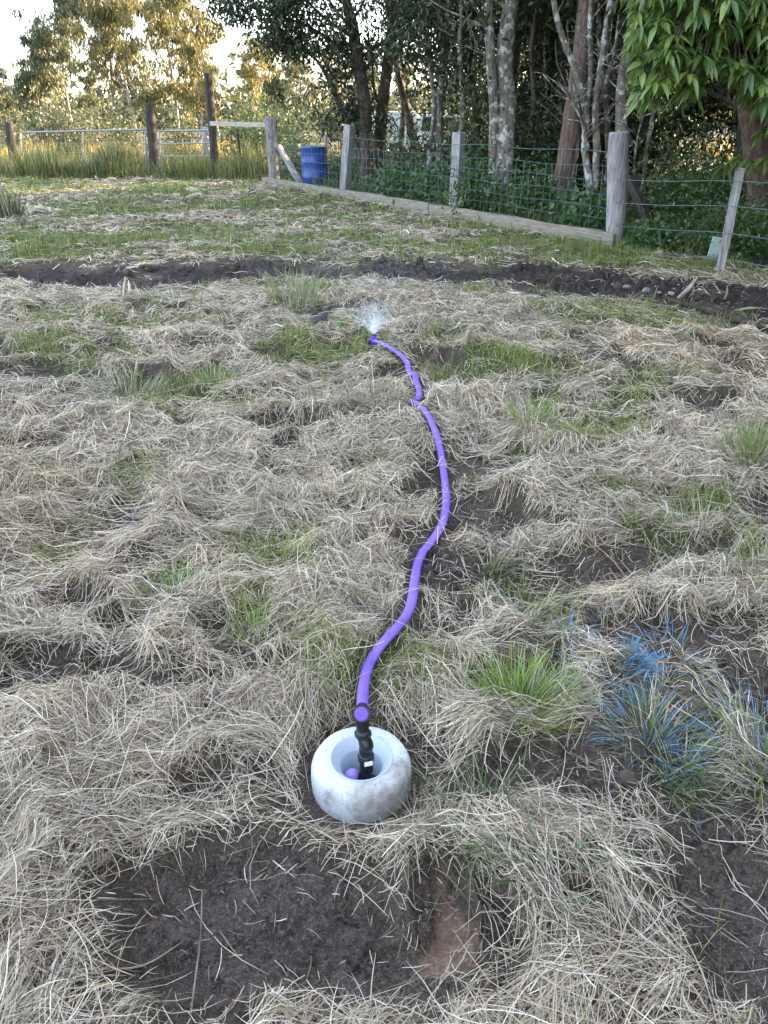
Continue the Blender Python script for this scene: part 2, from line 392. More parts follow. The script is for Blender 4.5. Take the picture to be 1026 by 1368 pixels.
def ground_mat():
    m, t, b = mat('ground')
    def A(n): return N(t, 'ShaderNodeAttribute', attribute_name=n).outputs['Fac']
    f1 = noise(t, 7, 8, .7); f2 = noise(t, 60, 5, .7); f3 = noise(t, 1.4, 4, .6)
    soil = ramp(t, f1.outputs[0], [(.28, (.045,.032,.025)), (.5, (.105,.077,.061)), (.72, (.21,.162,.13))]).outputs[0]
    soil = mix(t, ramp(t, f3.outputs[0], [(.42, (0,0,0)), (.62, (.5,.5,.5))]).outputs[0], soil, (.11,.07,.05))
    f4 = noise(t, 24, 6, .75); f5 = noise(t, 110, 3, .7)  # dry and damp flecks, contrast raised to stand in for relief shading
    soil = mix(t, ramp(t, f4.outputs[0], [(.40, (.85,.85,.85)), (.47, (0,0,0))]).outputs[0], soil, (.026,.018,.014))
    soil = mix(t, ramp(t, f5.outputs[0], [(.50, (0,0,0)), (.62, (.85,.85,.85))]).outputs[0], soil, (.21,.163,.13))
    f6 = noise(t, 240, 2, .6)
    soil = mix(t, ramp(t, f6.outputs[0], [(.36, (.9,.9,.9)), (.48, (0,0,0))]).outputs[0], soil, (.03,.022,.018))
    soil = mix(t, A('trench'), soil, mix(t, f1.outputs[0], (.020,.015,.012), (.075,.055,.045)))
    sand = ramp(t, f2.outputs[0], [(.3, (.16,.085,.05)), (.5, (.30,.19,.125)), (.7, (.46,.34,.25))]).outputs[0]
    thatch = ramp(t, f2.outputs[0], [(.3, (.045,.033,.022)), (.55, (.13,.10,.065)), (.75, (.24,.19,.13))]).outputs[0]
    green = ramp(t, f2.outputs[0], [(.3, (.03,.04,.015)), (.6, (.08,.10,.035)), (.8, (.17,.16,.08))]).outputs[0]
    floor = ramp(t, f1.outputs[0], [(.3, (.018,.014,.01)), (.6, (.05,.04,.025)), (.75, (.05,.06,.025))]).outputs[0]
    c = mix(t, A('green'), thatch, green)
    c = mix(t, A('soil'), c, soil)
    c = mix(t, A('sand'), c, sand)
    c = mix(t, A('floor'), c, floor)
    t.links.new(c, b.inputs['Base Color']); b.inputs['Roughness'].default_value = .85; b.inputs['Specular IOR Level'].default_value = .3
    h = N(t, 'ShaderNodeMath', operation='ADD'); t.links.new(f4.outputs[0], h.inputs[0]); t.links.new(f2.outputs[0], h.inputs[1])
    bump(t, b, h.outputs[0], 1.0, .02)
    return m
M_GROUND = ground_mat()

# ------------------------------------------------------------------ ground
def build_ground():
    front = np.linspace(-40, 40, 620); back = np.linspace(40, 320, 71)[1:-1]
    ang = np.radians(np.concatenate([front, back])); na = len(ang)
    rad = np.concatenate([.35 * (60 / .35) ** np.linspace(0, 1, 1080), np.linspace(64, 1500, 40)])
    Rr, Aa = np.meshgrid(rad, ang, indexing='ij')
    X = Rr * np.sin(Aa); Y = Rr * np.cos(Aa)
    x, y = X.ravel(), Y.ravel()
    m = masks(x, y); h = height(x, y, m)
    h = np.where(np.hypot(x, y) > 60, h * 0 , h)
    V = np.stack([x, y, h], 1); V = np.vstack([V, [0, 0, h[:na].mean()]])
    i = np.arange(len(rad) - 1)[:, None] * na; j = np.arange(na)[None]; j2 = (j + 1) % na
    F = np.stack([i + j, i + na + j, i + na + j2, i + j2], -1).reshape(-1, 4)
    jj = np.arange(0, na - 1, 2)
    F = np.vstack([F, np.stack([np.full(len(jj), len(V) - 1), jj, jj + 1, (jj + 2) % na], -1)])
    me = np_mesh('ground', V, F, smooth=True)
    for k in ('soil', 'green', 'sand', 'floor', 'trench'):
        a = me.attributes.new(k, 'FLOAT', 'POINT'); v = np.zeros(len(V), np.float32); v[:-1] = m[k]; a.data.foreach_set('value', v)
    tag(link('ground', me, M_GROUND), 'field of dug soil and cut dry grass', None, None, 'structure')
build_ground()

# ------------------------------------------------------------------ the line the hose takes
HP = [(487,905),(500,873),(524,845),(546,818),(553,785),(559,748),(580,719),(594,692),(596,660),(592,626),(586,592),(577,565),(568,549),(556,540)]
HP2 = [(561,529),(556,511),(545,497),(542,481),(527,468),(511,459),(498,455)]
pts = [(VX + .003, VY + .042, .211), (VX + .002, VY + .085, .182)]
for i, (px, py) in enumerate(HP):
    q = hit(px, py, .030); pts.append((q.x, q.y, q.z + .0))
q = hit(548, 538, .045); pts.append((q.x, q.y + .03, q.z - .005))
qn = hit(561, 529, .02); pts.append(((q.x + qn.x) / 2 - .01, (q.y + qn.y) / 2, min(q.z, qn.z) - .0))
for px, py in HP2:
    q = hit(px, py, .030); pts.append((q.x, q.y, q.z))
pts = np.array(pts)
path = catmull(pts, 420)
zz = path[:, 2].copy()
gz = height(path[:, 0], path[:, 1])
path[30:, 2] = np.maximum(zz[30:], gz[30:] + .016)
ker = np.ones(17) / 17
sx = path.copy()
for ax in (0, 1): path[12:, ax] = np.convolve(np.pad(sx[:, ax], 8, mode='edge'), ker, 'valid')[12:]
zs = np.convolve(np.pad(path[:, 2], 8, mode='edge'), ker, 'valid'); path[12:, 2] = np.maximum(zs, gz + .020)[12:]
HOSE_X = path[::-1][::-1, 0].copy(); HOSE_Y = np.maximum.accumulate(path[:, 1])

# ------------------------------------------------------------------ dry cut grass
rng = np.random.default_rng(7)
def sample_area(n, d0, d1, margin=.6, p=1.0):
    """points in the wedge between depth d0 and d1, uniform by area"""
    y = np.sqrt(rng.uniform(d0 * d0, d1 * d1, n))
    half = .56 * (y * CP + CAM_H * SP) + margin
    x = rng.uniform(-1, 1, n) * half
    keep = rng.random(n) < 1
    return x[keep], y[keep]
PAL = np.array([[.68,.62,.51],[.57,.50,.39],[.42,.34,.24],[.60,.47,.31],[.28,.22,.17],[.12,.09,.07],[.78,.73,.64]])
def straw_color(n, x, y, g):
    tone = fbm(x * .9, y * .9, 61)
    wgt = np.array([.24,.22,.14,.11,.12,.09,.08])
    idx = rng.choice(len(PAL), n, p=wgt / wgt.sum())
    c = PAL[idx] * np.array([1.07, 1.03, .96]) * (1 + .22 * tone[:, None]) * rng.uniform(.8, 1.15, (n, 1))
    k = sstep(.1, .5, fbm(x * .5, y * .5, 65))[:, None]
    c = c * (1 - k * .5 + k * .5 * np.array([1.1, .97, .82]))
    gg = (g * rng.random(n) > .38)[:, None]
    c = np.where(gg, c * np.array([.52, .62, .30]), c)
    px, py = proj(x, y); kb = blobs(px, py, [(865,950,80,50,.05),(840,890,45,22,.2),(905,885,45,20,.12),(760,860,45,25,.08),(940,975,45,30,.12),(1010,1010,40,50,.08)]) * (1 + 1.5 * perlin(x * 14, y * 14, 67))
    return np.where((rng.random(n) < kb)[:, None], np.array([.08, .24, .46]) * rng.uniform(.6, 1.4, (n, 1)), c)
FLOW = [(150,730,190,60,.9,-5),(800,1200,190,130,.95,-52),(90,1230,110,110,.8,60),(870,640,130,60,.7,200),(700,990,130,40,.7,10),(590,410,80,30,.5,60),(950,1160,120,40,.8,-35)]
def hose_clear(X, Y):
    """0..1 nearness of the straws to the hose centre line"""
    j = np.clip(np.interp(Y.ravel(), HOSE_Y, np.arange(len(HOSE_Y))), 0, len(HOSE_Y) - 1).astype(int)
    d = np.full(X.size, 9.0)
    for o in range(-40, 41, 4):
        k = np.clip(j + o, 0, len(HOSE_Y) - 1); d = np.minimum(d, np.hypot(X.ravel() - HOSE_X[k], Y.ravel() - HOSE_Y[k]))
    return d.reshape(X.shape).min(1)
def lay_straw(bag, n, d0, d1, wid, length, K=5, tuft=20, tshare=.5):
    nt = int(n * tshare / tuft); n1 = n - nt * tuft; bits = length[1] < .08
    x, y = sample_area(nt + n1, d0, d1)
    sz = np.concatenate([np.full(nt, tuft), np.ones(len(x) - nt, int)])
    m = masks(x, y)
    dens = np.clip(m['straw'] ** 1.2, 0, 1) * (.5 + .5 * sstep(-.35, .25, fbm(x * 3, y * 3, 71)))
    dens = np.where(sz == 1, dens + (.05 + .05 * (m['soil'] > .5) + .22 * bits) * (1 - .8 * m['trench']), dens)
    dens = dens * (1 - m['floor']) * (1 - .45 * m['lawn'] * m['green'])
    keep = rng.random(len(x)) < dens
    x, y, sz = x[keep], y[keep], sz[keep]
    e = .05
    h0 = height(x, y); hx = (height(x + e, y) - h0) / e; hy = (height(x, y + e) - h0) / e
    th = perlin(x * .7, y * .7, 81) * 3.4 + perlin(x * 2.6, y * 2.6, 82) * 1.8
    dx = np.cos(th) - hx * 3.0; dy = np.sin(th) - hy * 3.0
    px, py = proj(x, y)
    for b in FLOW:
        k = blob(px, py, b); a = R(b[5]); dx = dx * (1 - k) + np.cos(a) * k * 1.5; dy = dy * (1 - k) + np.sin(a) * k * 1.5
    a0 = np.arctan2(dy, dx) + rng.normal(0, 1, len(x)) * np.where(sz == 1, np.where(rng.random(len(x)) < .5, 1.4, .5), .55)
    L0 = rng.uniform(length[0], length[1], len(x)) * np.where(sz == 1, np.where(rng.random(len(x)) < .18, 1.5, .85), 1.0)
    b0 = rng.normal(0, .8, len(x)); ar0 = rng.exponential(1.0, len(x)) * np.where(sz == 1, .011, .019); tone0 = np.where(sz == 1, rng.uniform(.75, 1.2, len(x)), rng.uniform(.55, 1.25, len(x)))
    r_ = lambda v: np.repeat(v, sz)
    x, y, a0, L, bend, ar, tone, T_ = r_(x), r_(y), r_(a0), r_(L0), r_(b0), r_(ar0), r_(tone0), r_(sz) > 1
    n = len(x)
    off = rng.normal(0, 1, n) * T_ * np.clip(L * .12, .01, .04); al = rng.normal(0, .16, n) * L * T_
    x = x - np.sin(a0) * off + np.cos(a0) * al; y = y + np.cos(a0) * off + np.sin(a0) * al
    a0 = a0 + T_ * (rng.normal(0, .33, n) + off * 9); bend = (bend + rng.normal(0, .3, n) * T_) * (.4 if bits else 1)
    L = L * np.where(T_, rng.uniform(.6, 1.15, n), 1)
    m = masks(x, y)
    t = np.linspace(0, 1, K)
    ang = a0[:, None] + bend[:, None] * (t[None] - .5)
    step = L[:, None] / (K - 1)
    cx = np.cumsum(np.cos(ang) * step, 1); cy = np.cumsum(np.sin(ang) * step, 1)
    cx -= cx[:, K // 2:K // 2 + 1]; cy -= cy[:, K // 2:K // 2 + 1]
    X = x[:, None] + cx; Y = y[:, None] + cy
    me0 = masks(X[:, 0], Y[:, 0])['soil']; me1 = masks(X[:, -1], Y[:, -1])['soil']
    es = np.maximum(np.maximum(me0, me1), m['soil'])
    keep = (rng.random(n) > es * np.where(T_, .9, .86 - .30 * (L < .06))) & (np.hypot(X - VX, Y - VY).min(1) > .137)
    hd = hose_clear(X, Y); keep &= (hd > .03) | (rng.random(n) < .05)
    x, y, X, Y, L, ar, tone, T_ = x[keep], y[keep], X[keep], Y[keep], L[keep], ar[keep], tone[keep], T_[keep]
    m = {k_: v[keep] for k_, v in m.items()}; n = len(x)
    Z = height(X.ravel(), Y.ravel()).reshape(X.shape)
    Z = np.maximum(Z, Z.mean(1, keepdims=True) * .45 + Z * .55)            # stalks bridge the hollows
    s_ = np.clip(m['straw'], .1, 1)
    lift = rng.gamma(1.6, .010, n) * s_ + .002
    arch = (ar + rng.exponential(.008, n)) * s_ * (L / .25)
    tilt = rng.normal(0, .028, n) * s_ * (L / .25)
    Z = Z + lift[:, None] + arch[:, None] * np.sin(np.pi * np.clip(t * 1.15, 0, 1))[None] + np.abs(tilt[:, None] * (t - .5)[None] * 2)
    P = np.stack([X, Y, Z], -1)
    T = norm(np.gradient(P, axis=1))
    roll = rng.normal(0, .6, n)
    s0 = norm(np.cross(T, np.array([0, 0, 1.0])))
    S = s0 * np.cos(roll)[:, None, None] + np.cross(s0, T) * np.sin(roll)[:, None, None]
    dist = np.hypot(np.hypot(x, y), CAM_H)
    W = np.maximum(wid * rng.uniform(.5, 1.4, n),   .00034 * dist)[:, None] * np.array([.8] + [1] * (K - 2) + [.25])[None]
    C = straw_color(n, x, y, np.clip(m['green'] * 1.1, 0, 1)) * tone[:, None]
    bag.add(*ribbon_arrays(P, W, S, C))
    return n
def build_straw():
    bag = Bag(); c = 0
    c += lay_straw(bag, 104000, .75, 2.2, .00078, (.05, .21), 6)
    c += lay_straw(bag, 155000, 2.2, 4.2, .00092, (.06, .22), 5)
    c += lay_straw(bag, 150000, 4.2, 8.0, .0015, (.07, .23), 4)
    c += lay_straw(bag, 90000, 8.0, 14, .0036, (.09, .24), 4)
    c += lay_straw(bag, 80000, 14, 24, .0060, (.10, .26), 4)
    c += lay_straw(bag, 60000, .75, 3.2, .0009, (.015, .055), 3, 1, 0)      # broken bits
    c += lay_straw(bag, 50000, 3.2, 8.0, .0014, (.02, .07), 3, 1, 0)
    print('straw', c)
    tag(link('dry_grass', bag.mesh('dry_grass'), M_STRAW), 'cut dry grass lying matted over the field', None, None, 'stuff')
build_straw()

# ------------------------------------------------------------------ green grass
GP = np.array([[.13,.20,.045],[.18,.26,.06],[.24,.31,.10],[.10,.16,.05],[.28,.30,.14],[.40,.37,.23]])
def blades(x, y, z, L, wid, lean, az, C, K=4, droop=1.0):
    n = len(x); t = np.linspace(0, 1, K)
    # leaning blades, bending over with length
    phi = lean[:, None] + droop * (t[None] ** 1.5) * rng.uniform(.3, 1.2, n)[:, None]
    st = L[:, None] / (K - 1)
    hor = np.concatenate([np.zeros((n, 1)), np.cumsum(np.sin(phi[:, :-1]) * st, 1)], 1)
    ver = np.concatenate([np.zeros((n, 1)), np.cumsum(np.cos(phi[:, :-1]) * st, 1)], 1)
    P = np.stack([x[:, None] + hor * np.cos(az)[:, None], y[:, None] + hor * np.sin(az)[:, None], z[:, None] + ver], -1)
    ra = az + np.pi / 2 + rng.normal(0, .6, n)
    S = np.stack([np.cos(ra), np.sin(ra), np.zeros(n)], -1)[:, None].repeat(K, 1)
    prof = np.interp(t, [0, .4, 1], [.7, 1, .08])
    return ribbon_arrays(P, wid[:, None] * prof[None], S, C)
def green_field():
    bag = Bag()
    for n, d0, d1, wd, ln in ((34000, .75, 2.6, .0013, (.04, .12)), (90000, 2.6, 6, .0016, (.05, .14)), (110000, 6, 11, .003, (.05, .14)), (110000, 11, 24, .0065, (.05, .15))):
        x, y = sample_area(n, d0, d1); m = masks(x, y)
        dens = np.clip(m['green'] * 1.3 - .1, 0, 1) * sstep(-.35, .35, fbm(x * 4, y * 4, 99)) + .012
        dens *= (1 - .9 * m['soil']) * (np.hypot(x - VX, y - VY) > .15)
        k = rng.random(n) < dens; x, y = x[k], y[k]; n = len(x)
        z = height(x, y) - .005
        C = GP[rng.choice(6, n, p=[.2,.26,.2,.14,.12,.08])] * rng.uniform(.75, 1.25, (n, 1))
        C = C * (1 + .2 * fbm(x * .8, y * .8, 101)[:, None]) * np.array([1.05, 1.0, .9])
        L = rng.uniform(*ln, n) * (1 + .5 * perlin(x * 2, y * 2, 103))
        bag.add(*blades(x, y, z, L, np.maximum(wd * rng.uniform(.6, 1.4, n), .0004 * y), np.abs(rng.normal(.2, .35, n)), rng.uniform(0, 6.28, n), C))
    tag(link('green_grass', bag.mesh('green_grass'), M_GRASS), 'short green grass growing through the field', None, None, 'stuff')
green_field()
def long_grass():
    bag = Bag()
    n = 34000
    s = rng.uniform(0, 1, n) ** .9
    x = -2.9 - s * 13; y = rng.uniform(20.6, 26.5, n) + (-.12) * (x + 3)
    k = rng.random(n) < sstep(-.5, .2, fbm(x * .8, y * .4, 111)) ; x, y = x[k], y[k]; n = len(x)
    C = np.array([.095,.13,.042]) * rng.uniform(.6, 1.5, (n, 1)) * np.where(rng.random(n) < .2, 1.6, 1)[:, None]  # green darkened in place of tree shade over the gates
    tn = perlin(x * .6, y * .4, 119)[:, None]; C = C * (1 + .9 * tn) * np.array([1.1, 1, 1]) ; C = np.where((rng.random(n) < .16)[:, None], np.array([.36, .30, .16]), C)
    L = rng.uniform(.3, .75, n) * (1 + .9 * perlin(x * .9, y * .4, 113))
    bag.add(*blades(x, y, np.full(n, -.02), L, rng.uniform(.006, .012, n), np.abs(rng.normal(.1, .18, n)), rng.uniform(0, 6.28, n), C, 4, .7))
    tag(link('long_grass', bag.mesh('long_grass'), M_GRASS), 'long green grass along the paddock gates', None, None, 'stuff')
    bag = Bag(); n = 30000
    x = rng.uniform(-22, 24, n); y = rng.uniform(27.5, 33, n)
    k = rng.random(n) < sstep(-.25, .35, perlin(x * .35, y * .12, 117)); x, y = x[k], y[k]; n = len(x)
    C = np.array([.34,.27,.09]) * rng.uniform(.6, 1.3, (n, 1))
    L = rng.uniform(.3, .7, n) * (1 + .5 * perlin(x * .5, y * .3, 115))
    bag.add(*blades(x, y, np.full(n, -.02), L, rng.uniform(.01, .022, n), np.abs(rng.normal(.1, .2, n)), rng.uniform(0, 6.28, n), C, 4, .7))
    tag(link('pasture_grass', bag.mesh('pasture_grass'), M_GRASS), 'sunlit tall yellow grass in the paddock beyond the gates', None, None, 'stuff')
long_grass()
def tussock(px, py, name, label, n, L, rad, pal, wid=.0022, lean=.45, group=None, droop=1.1, dirbias=None, cat='grass clump', blue=0, dead=.15):
    c = hit(px, py); bag = Bag()
    az = rng.uniform(0, 6.28, n); rr = rad * np.sqrt(rng.random(n))
    x = rr * np.cos(az); y = rr * np.sin(az)
    ao = az + rng.normal(0, .5, n)
    if dirbias is not None:
        k = rng.random(n) < .7; ao = np.where(k, R(dirbias) + rng.normal(0, .45, n), ao)
    z = height(c.x + x, c.y + y) - c.z - .01
    pal = np.array(pal); C = pal[rng.integers(0, len(pal), n)] * rng.uniform(.75, 1.25, (n, 1))
    C = np.where((rng.random(n) < dead)[:, None], PAL[rng.choice(5, n)], C)
    K = 5
    C3 = np.repeat(C[:, None], K, 1)
    if blue:
        kb = (rng.random(n) < np.clip(blue * (1 + 1.8 * perlin(x * 11 + px, y * 11 + py, 3)), 0, 1))
        t = np.linspace(0, 1, K)[None, :, None]
        f = sstep(.25, .6, t) * kb[:, None, None] * .92
        C3 = C3 * (1 - f) + np.array([.07, .29, .52]) * f * rng.uniform(.7, 1.3, (n, 1, 1))
    Ls = rng.uniform(.45, 1.1, n) * L
    bag.add(*blades(x, y, z, Ls, np.maximum(wid * rng.uniform(.6, 1.3, n), .0004 * c.y), lean * rr / rad + np.abs(rng.normal(0, .15, n)), ao, C3, K, droop))
    o = link(name, bag.mesh(name), M_GRASS, loc=c); tag(o, label, cat, group); return o
GB = [[.20,.30,.05],[.26,.36,.08],[.15,.24,.05],[.32,.40,.12]]
GD = [[.09,.14,.05],[.14,.20,.07],[.07,.11,.04],[.22,.25,.13]]
GG = [[.15,.19,.11],[.10,.14,.09],[.24,.27,.19]]
G1 = 'green grass tussocks among the cut grass'
tussock(695, 945, 'grass_tussock', 'bright lime green tussock left of the blue stained clumps', 560, .16, .09, GB, .0019, .6, G1)
tussock(740, 935, 'grass_tussock', 'pale straggly tussock touching the right side of the lime green one', 130, .16, .06, [[.28,.33,.16],[.42,.42,.28]], .0015, .8, G1, 1.3)
tussock(230, 800, 'grass_tussock', 'small vivid green tuft left of the hose in the matted straw', 150, .15, .06, [[.12,.24,.05],[.16,.3,.07]], .0024, .6, G1)
tussock(340, 850, 'grass_tussock', 'thin green tuft midway between hose and left tuft', 90, .16, .07, GB, .002, .7, G1)
tussock(645, 1085, 'grass_tussock', 'sprawling dark green tussock right of the concrete ring', 80, .22, .07, GD, .0018, .9, G1, 1.0)
tussock(590, 1110, 'grass_tussock', 'half dead tussock leaning on the front right of the concrete ring', 150, .13, .06, [[.40,.38,.25],[.22,.25,.13],[.3,.27,.18]], .0014, .8, G1, dead=.6)
tussock(625, 1140, 'grass_tussock', 'grey green tussock hanging over the sandy patch', 70, .17, .05, GD, .0018, .8, G1, 1.4, -75)
tussock(560, 1085, 'grass_tussock', 'pale tuft touching the right wall of the concrete ring', 80, .10, .05, [[.45,.42,.28],[.25,.28,.15]], .0014, .7, G1, dead=.6)
tussock(430, 925, 'grass_tussock', 'dull green tuft behind the left side of the concrete ring', 130, .12, .09, GD, .0015, .8, G1, dead=.5)
tussock(720, 840, 'grass_tussock', 'yellow green tussock combed toward the faint blue tuft', 220, .14, .09, [[.22,.27,.1],[.34,.35,.18],[.16,.22,.07]], .0017, .6, G1, 1.2, -30, dead=.3)
tussock(660, 765, 'grass_tussock', 'small dark green tuft in the soil right of the hose bend', 110, .18, .06, GD, .0024, .7, G1, 1.3, -60, dead=.4)
tussock(930, 715, 'grass_tussock', 'yellow green tussock at the right in the bleached straw', 220, .16, .15, [[.24,.30,.1],[.32,.36,.16]], .0018, .6, G1, dead=.3)
tussock(1005, 620, 'grass_tussock', 'tall olive tussock by the right edge in deep straw', 260, .26, .10, [[.26,.30,.12],[.18,.23,.08]], .003, .4, G1, dead=.25)
tussock(1012, 790, 'grass_tussock', 'yellowish tussock cut by the right edge above the bare soil', 150, .20, .08, [[.30,.34,.14],[.22,.28,.1]], .0026, .5, G1)
tussock(708, 575, 'grass_tussock', 'upright green tussock between hose and right tussocks', 180, .22, .08, [[.26,.32,.12],[.18,.24,.08]], .003, .35, G1, dead=.3)
tussock(170, 530, 'grass_tussock', 'large pale green tussock in the left middle straw', 320, .20, .22, [[.28,.33,.18],[.4,.4,.28],[.18,.24,.1]], .002, .6, G1, dead=.5)
tussock(288, 520, 'grass_tussock', 'compact yellow green tussock right of the large pale one', 200, .20, .11, [[.22,.30,.08],[.28,.33,.12]], .003, .4, G1)
tussock(395, 405, 'grass_tussock', 'tall yellow green tussock left of the water spray', 220, .34, .22, [[.22,.27,.1],[.30,.33,.16]], .0042, .35, G1)
tussock(12, 290, 'grass_tussock', 'dark upright tussock on the left of the lawn', 200, .45, .18, [[.1,.12,.05],[.18,.18,.1]], .008, .2, G1, .5)
tussock(430, 545, 'grass_tussock', 'bleached grey tussock beside the bare hollow left of the hose', 460, .20, .28, [[.3,.29,.2],[.2,.21,.12]], .0018, .9, G1, dead=.6)
tussock(500, 545, 'grass_tussock', 'grey green tussock just left of where the hose crosses the mound', 240, .22, .16, [[.2,.22,.12],[.3,.3,.2]], .0028, .6, G1, dead=.4)
tussock(730, 1115+60, 'grass_tussock', 'low green tuft sprouting through the combed straw', 60, .15, .05, GD, .0024, .9, G1)
G2 = 'grass clumps stained with blue marking paint'
B1 = dict(cat='grass clump', group=G2)
tussock(868, 985, 'painted_grass_tussock', 'large drooping tussock with many blue painted tips on the right', 480, .125, .10, GG + GD, .0016, 1.0, blue=.38, droop=1.0, dead=.3, **B1)
tussock(905, 1040, 'painted_grass_tussock', 'green drooping clump hanging below the large blue tipped tussock', 170, .18, .06, GD, .0018, .8, blue=.04, droop=1.2, dirbias=-65, **B1)
tussock(838, 890, 'painted_grass_tussock', 'small solid blue painted tuft above the large blue tipped tussock', 240, .09, .06, GG, .002, .9, blue=1, dirbias=-30, dead=0, **B1)
tussock(895, 885, 'painted_grass_tussock', 'flattened blue streaked tuft right of the solid blue tuft', 110, .13, .08, GG, .0016, 1.1, blue=.5, dead=.3, **B1)
tussock(755, 865, 'painted_grass_tussock', 'faintly blue stained tuft left of the solid blue tuft', 110, .12, .06, GD, .0016, 1.0, blue=.5, dirbias=-45, **B1)
tussock(800, 915, 'painted_grass_tussock', 'sparse blue flecked tuft lying between the lime and blue clumps', 50, .12, .07, GG, .0016, 1.1, blue=.6, dead=.4, **B1)
tussock(1018, 1030, 'painted_grass_tussock', 'green clump with faint blue cut by the right edge', 180, .22, .08, GB + GG, .0026, .6, blue=.2, **B1)

# ------------------------------------------------------------------ soil crumbs
def crumbs():
    bm = bmesh.new(); bmesh.ops.create_icosphere(bm, subdivisions=1, radius=1)
    V0 = np.array([v.co[:] for v in bm.verts]); F0 = np.array([[v.index for v in f.verts] for f in bm.faces]); bm.free()
    bag = Bag(); tot = 0
    for n, d0, d1, r0, r1 in ((150000, .75, 3, .0016, .009), (40000, 3, 7, .004, .024), (9000, 6, 10.5, .008, .07)):
        x, y = sample_area(n, d0, d1); m = masks(x, y)
        mud = blobs(m['px'], m['py'], [(370,1265,230,120,1)])
        k = rng.random(n) < np.clip(m['soil'] * 1.3 - .45, 0, 1) * (1 - .6 * mud) * sstep(-.2, .4, fbm(x * 5, y * 5, 131)) * (1 - .5 * m['sand']); x, y = x[k], y[k]
        if d0 > 5:
            k2 = m['trench'][k] > .4; x, y = x[k2], y[k2]
        k3 = np.hypot(x - VX, y - VY) > .16; x, y = x[k3], y[k3]; n = len(x)
        z = height(x, y); r = r0 + (r1 - r0) * rng.random(n) ** 5
        sc3 = r[:, None] * rng.uniform(.45, 1.3, (n, 3)) * np.array([1, 1, .7]); a = rng.uniform(0, 6.28, n)
        dv = 1 + .34 * rng.normal(0, 1, (n, len(V0)))
        V = V0[None] * dv[..., None] * sc3[:, None]
        c, s = np.cos(a)[:, None], np.sin(a)[:, None]
        V = np.stack([V[..., 0] * c - V[..., 1] * s, V[..., 0] * s + V[..., 1] * c, V[..., 2]], -1) + np.stack([x, y, z + r * .05], 1)[:, None]
        F = F0[None] + (np.arange(n) * len(V0))[:, None, None]
        C = np.array([.11,.08,.064]) * rng.uniform(.6, 1.5, (n, 1)) * (.45 if d0 > 5 else 1); C = np.repeat(C, len(V0), 0)
        sd = np.repeat(masks(x, y)['sand'], len(V0))[:, None]; C = C * (1 - sd) + np.array([.30, .19, .12]) * sd
        bag.add(V.reshape(-1, 3), F.reshape(-1, 3), C); tot += n
    print('crumbs', tot)
    tag(link('soil_crumbs', bag.mesh('soil_crumbs'), M_CLOD), 'loose crumbs and clods of dug dark soil', None, None, 'stuff')
crumbs()

# ------------------------------------------------------------------ concrete ring with the valve
ring = empty('valve_surround', (VX, VY, -.005), 0, 'pale round concrete surround set in soil around the black valve', 'valve surround')
prof = [(.0550, -.05), (.0560, .060), (.0585, .071), (.0760, .0935), (.079, .0955), (.086, .0965), (.108, .0955), (.1185, .0905), (.1250, .0800), (.1280, .066), (.1290, .042), (.1290, .020), (.1280, -.02)]
pp = []
for a, b_ in zip(prof[:-1], prof[1:]):
    for k in range(3): pp.append((a[0] + (b_[0] - a[0]) * k / 3, a[1] + (b_[1] - a[1]) * k / 3))
pp.append(prof[-1])
V, F = lathe(pp, 96)
an = np.arctan2(V[:, 1], V[:, 0]); rr = np.hypot(V[:, 0], V[:, 1])
k = 1 + .012 * perlin(np.cos(an) * 1.3 + 5, np.sin(an) * 1.3 + V[:, 2] * 12, 31) * (rr > .085)
V[:, 0] *= k; V[:, 1] *= k
link('ring_body', np_mesh('ring_body', V, F, smooth=True), M_CONC, ring)
V, F = lathe([(.0805, .0970), (.0785, .0985), (.0760, .0965), (.0555, .0705), (.0535, .0675), (.0530, -.05)][::-1], 64)
link('inner_liner', np_mesh('inner_liner', V, F, smooth=True), M_LINER, ring)
stub = bm_obj('stub', lambda bm: None, M_STUB)
bpy.data.objects.remove(stub)
Vt = tube(catmull([(-.030,-.002,-.02),(-.029,-.002,.012),(-.026,-.004,.033),(-.018,-.010,.046)], 10), [.019, .019, .018, .013], 16)
o = link('lilac_pipe_stub', np_mesh('lilac_pipe_stub', *Vt, smooth=True), M_STUB, None, (VX + .0, VY - .002, 0.0))
tag(o, 'rounded lilac pipe end inside the concrete ring beside the valve', 'pipe end')
valve = empty('valve', (VX + .013, VY - .008, 0), 0, 'black valve riser with purple end cap standing in the concrete ring', 'valve')
def cyl_between(a, b, r, ns=20, extra=None):
    return tube(np.linspace(a, b, 4), r, ns)
def add_parts(name, specs, mt, parent):
    bag = Bag()
    for s in specs: bag.add(*s)
    me = bag.mesh(name, False)
    o = link(name, me, mt, parent)
    return o
def sm(o, ang=40):
    for p in o.data.polygons: p.use_smooth = True
    try: o.data.set_sharp_from_angle(angle=R(ang))
    except Exception: pass
    return o
base = np.array([0, .0, 0.0]); 
p0 = np.array([0, 0, -.03]); p1 = np.array([0, 0, .085]); p2 = np.array([-.003, .002, .115]); p3 = np.array([-.006, .006, .150]); p4 = np.array([-.008, .012, .185]); p5 = np.array([-.010, .018, .222])
sm(add_parts('riser', [tube([(0,0,.070),(0,0,.074)], [.0175,.0175], 20), cyl_between(p0, p1, .0145), cyl_between(np.array([0,0,.055]), np.array([0,0,.063]), .018)], M_BLACK, valve))
o = add_parts('lower_nut', [tube([(0,0,.086),(0,0,.089),(-.001,.001,.108),(-.001,.001,.112)], [.019,.0215,.0215,.019], 8)], M_BLACK, valve)
o2 = bm_obj('sticker', lambda bm: box(bm, (.006, -.0213, .098), (.021, .0012, .014), Matrix.Rotation(R(16), 3, 'Z')), M_LABEL, o)
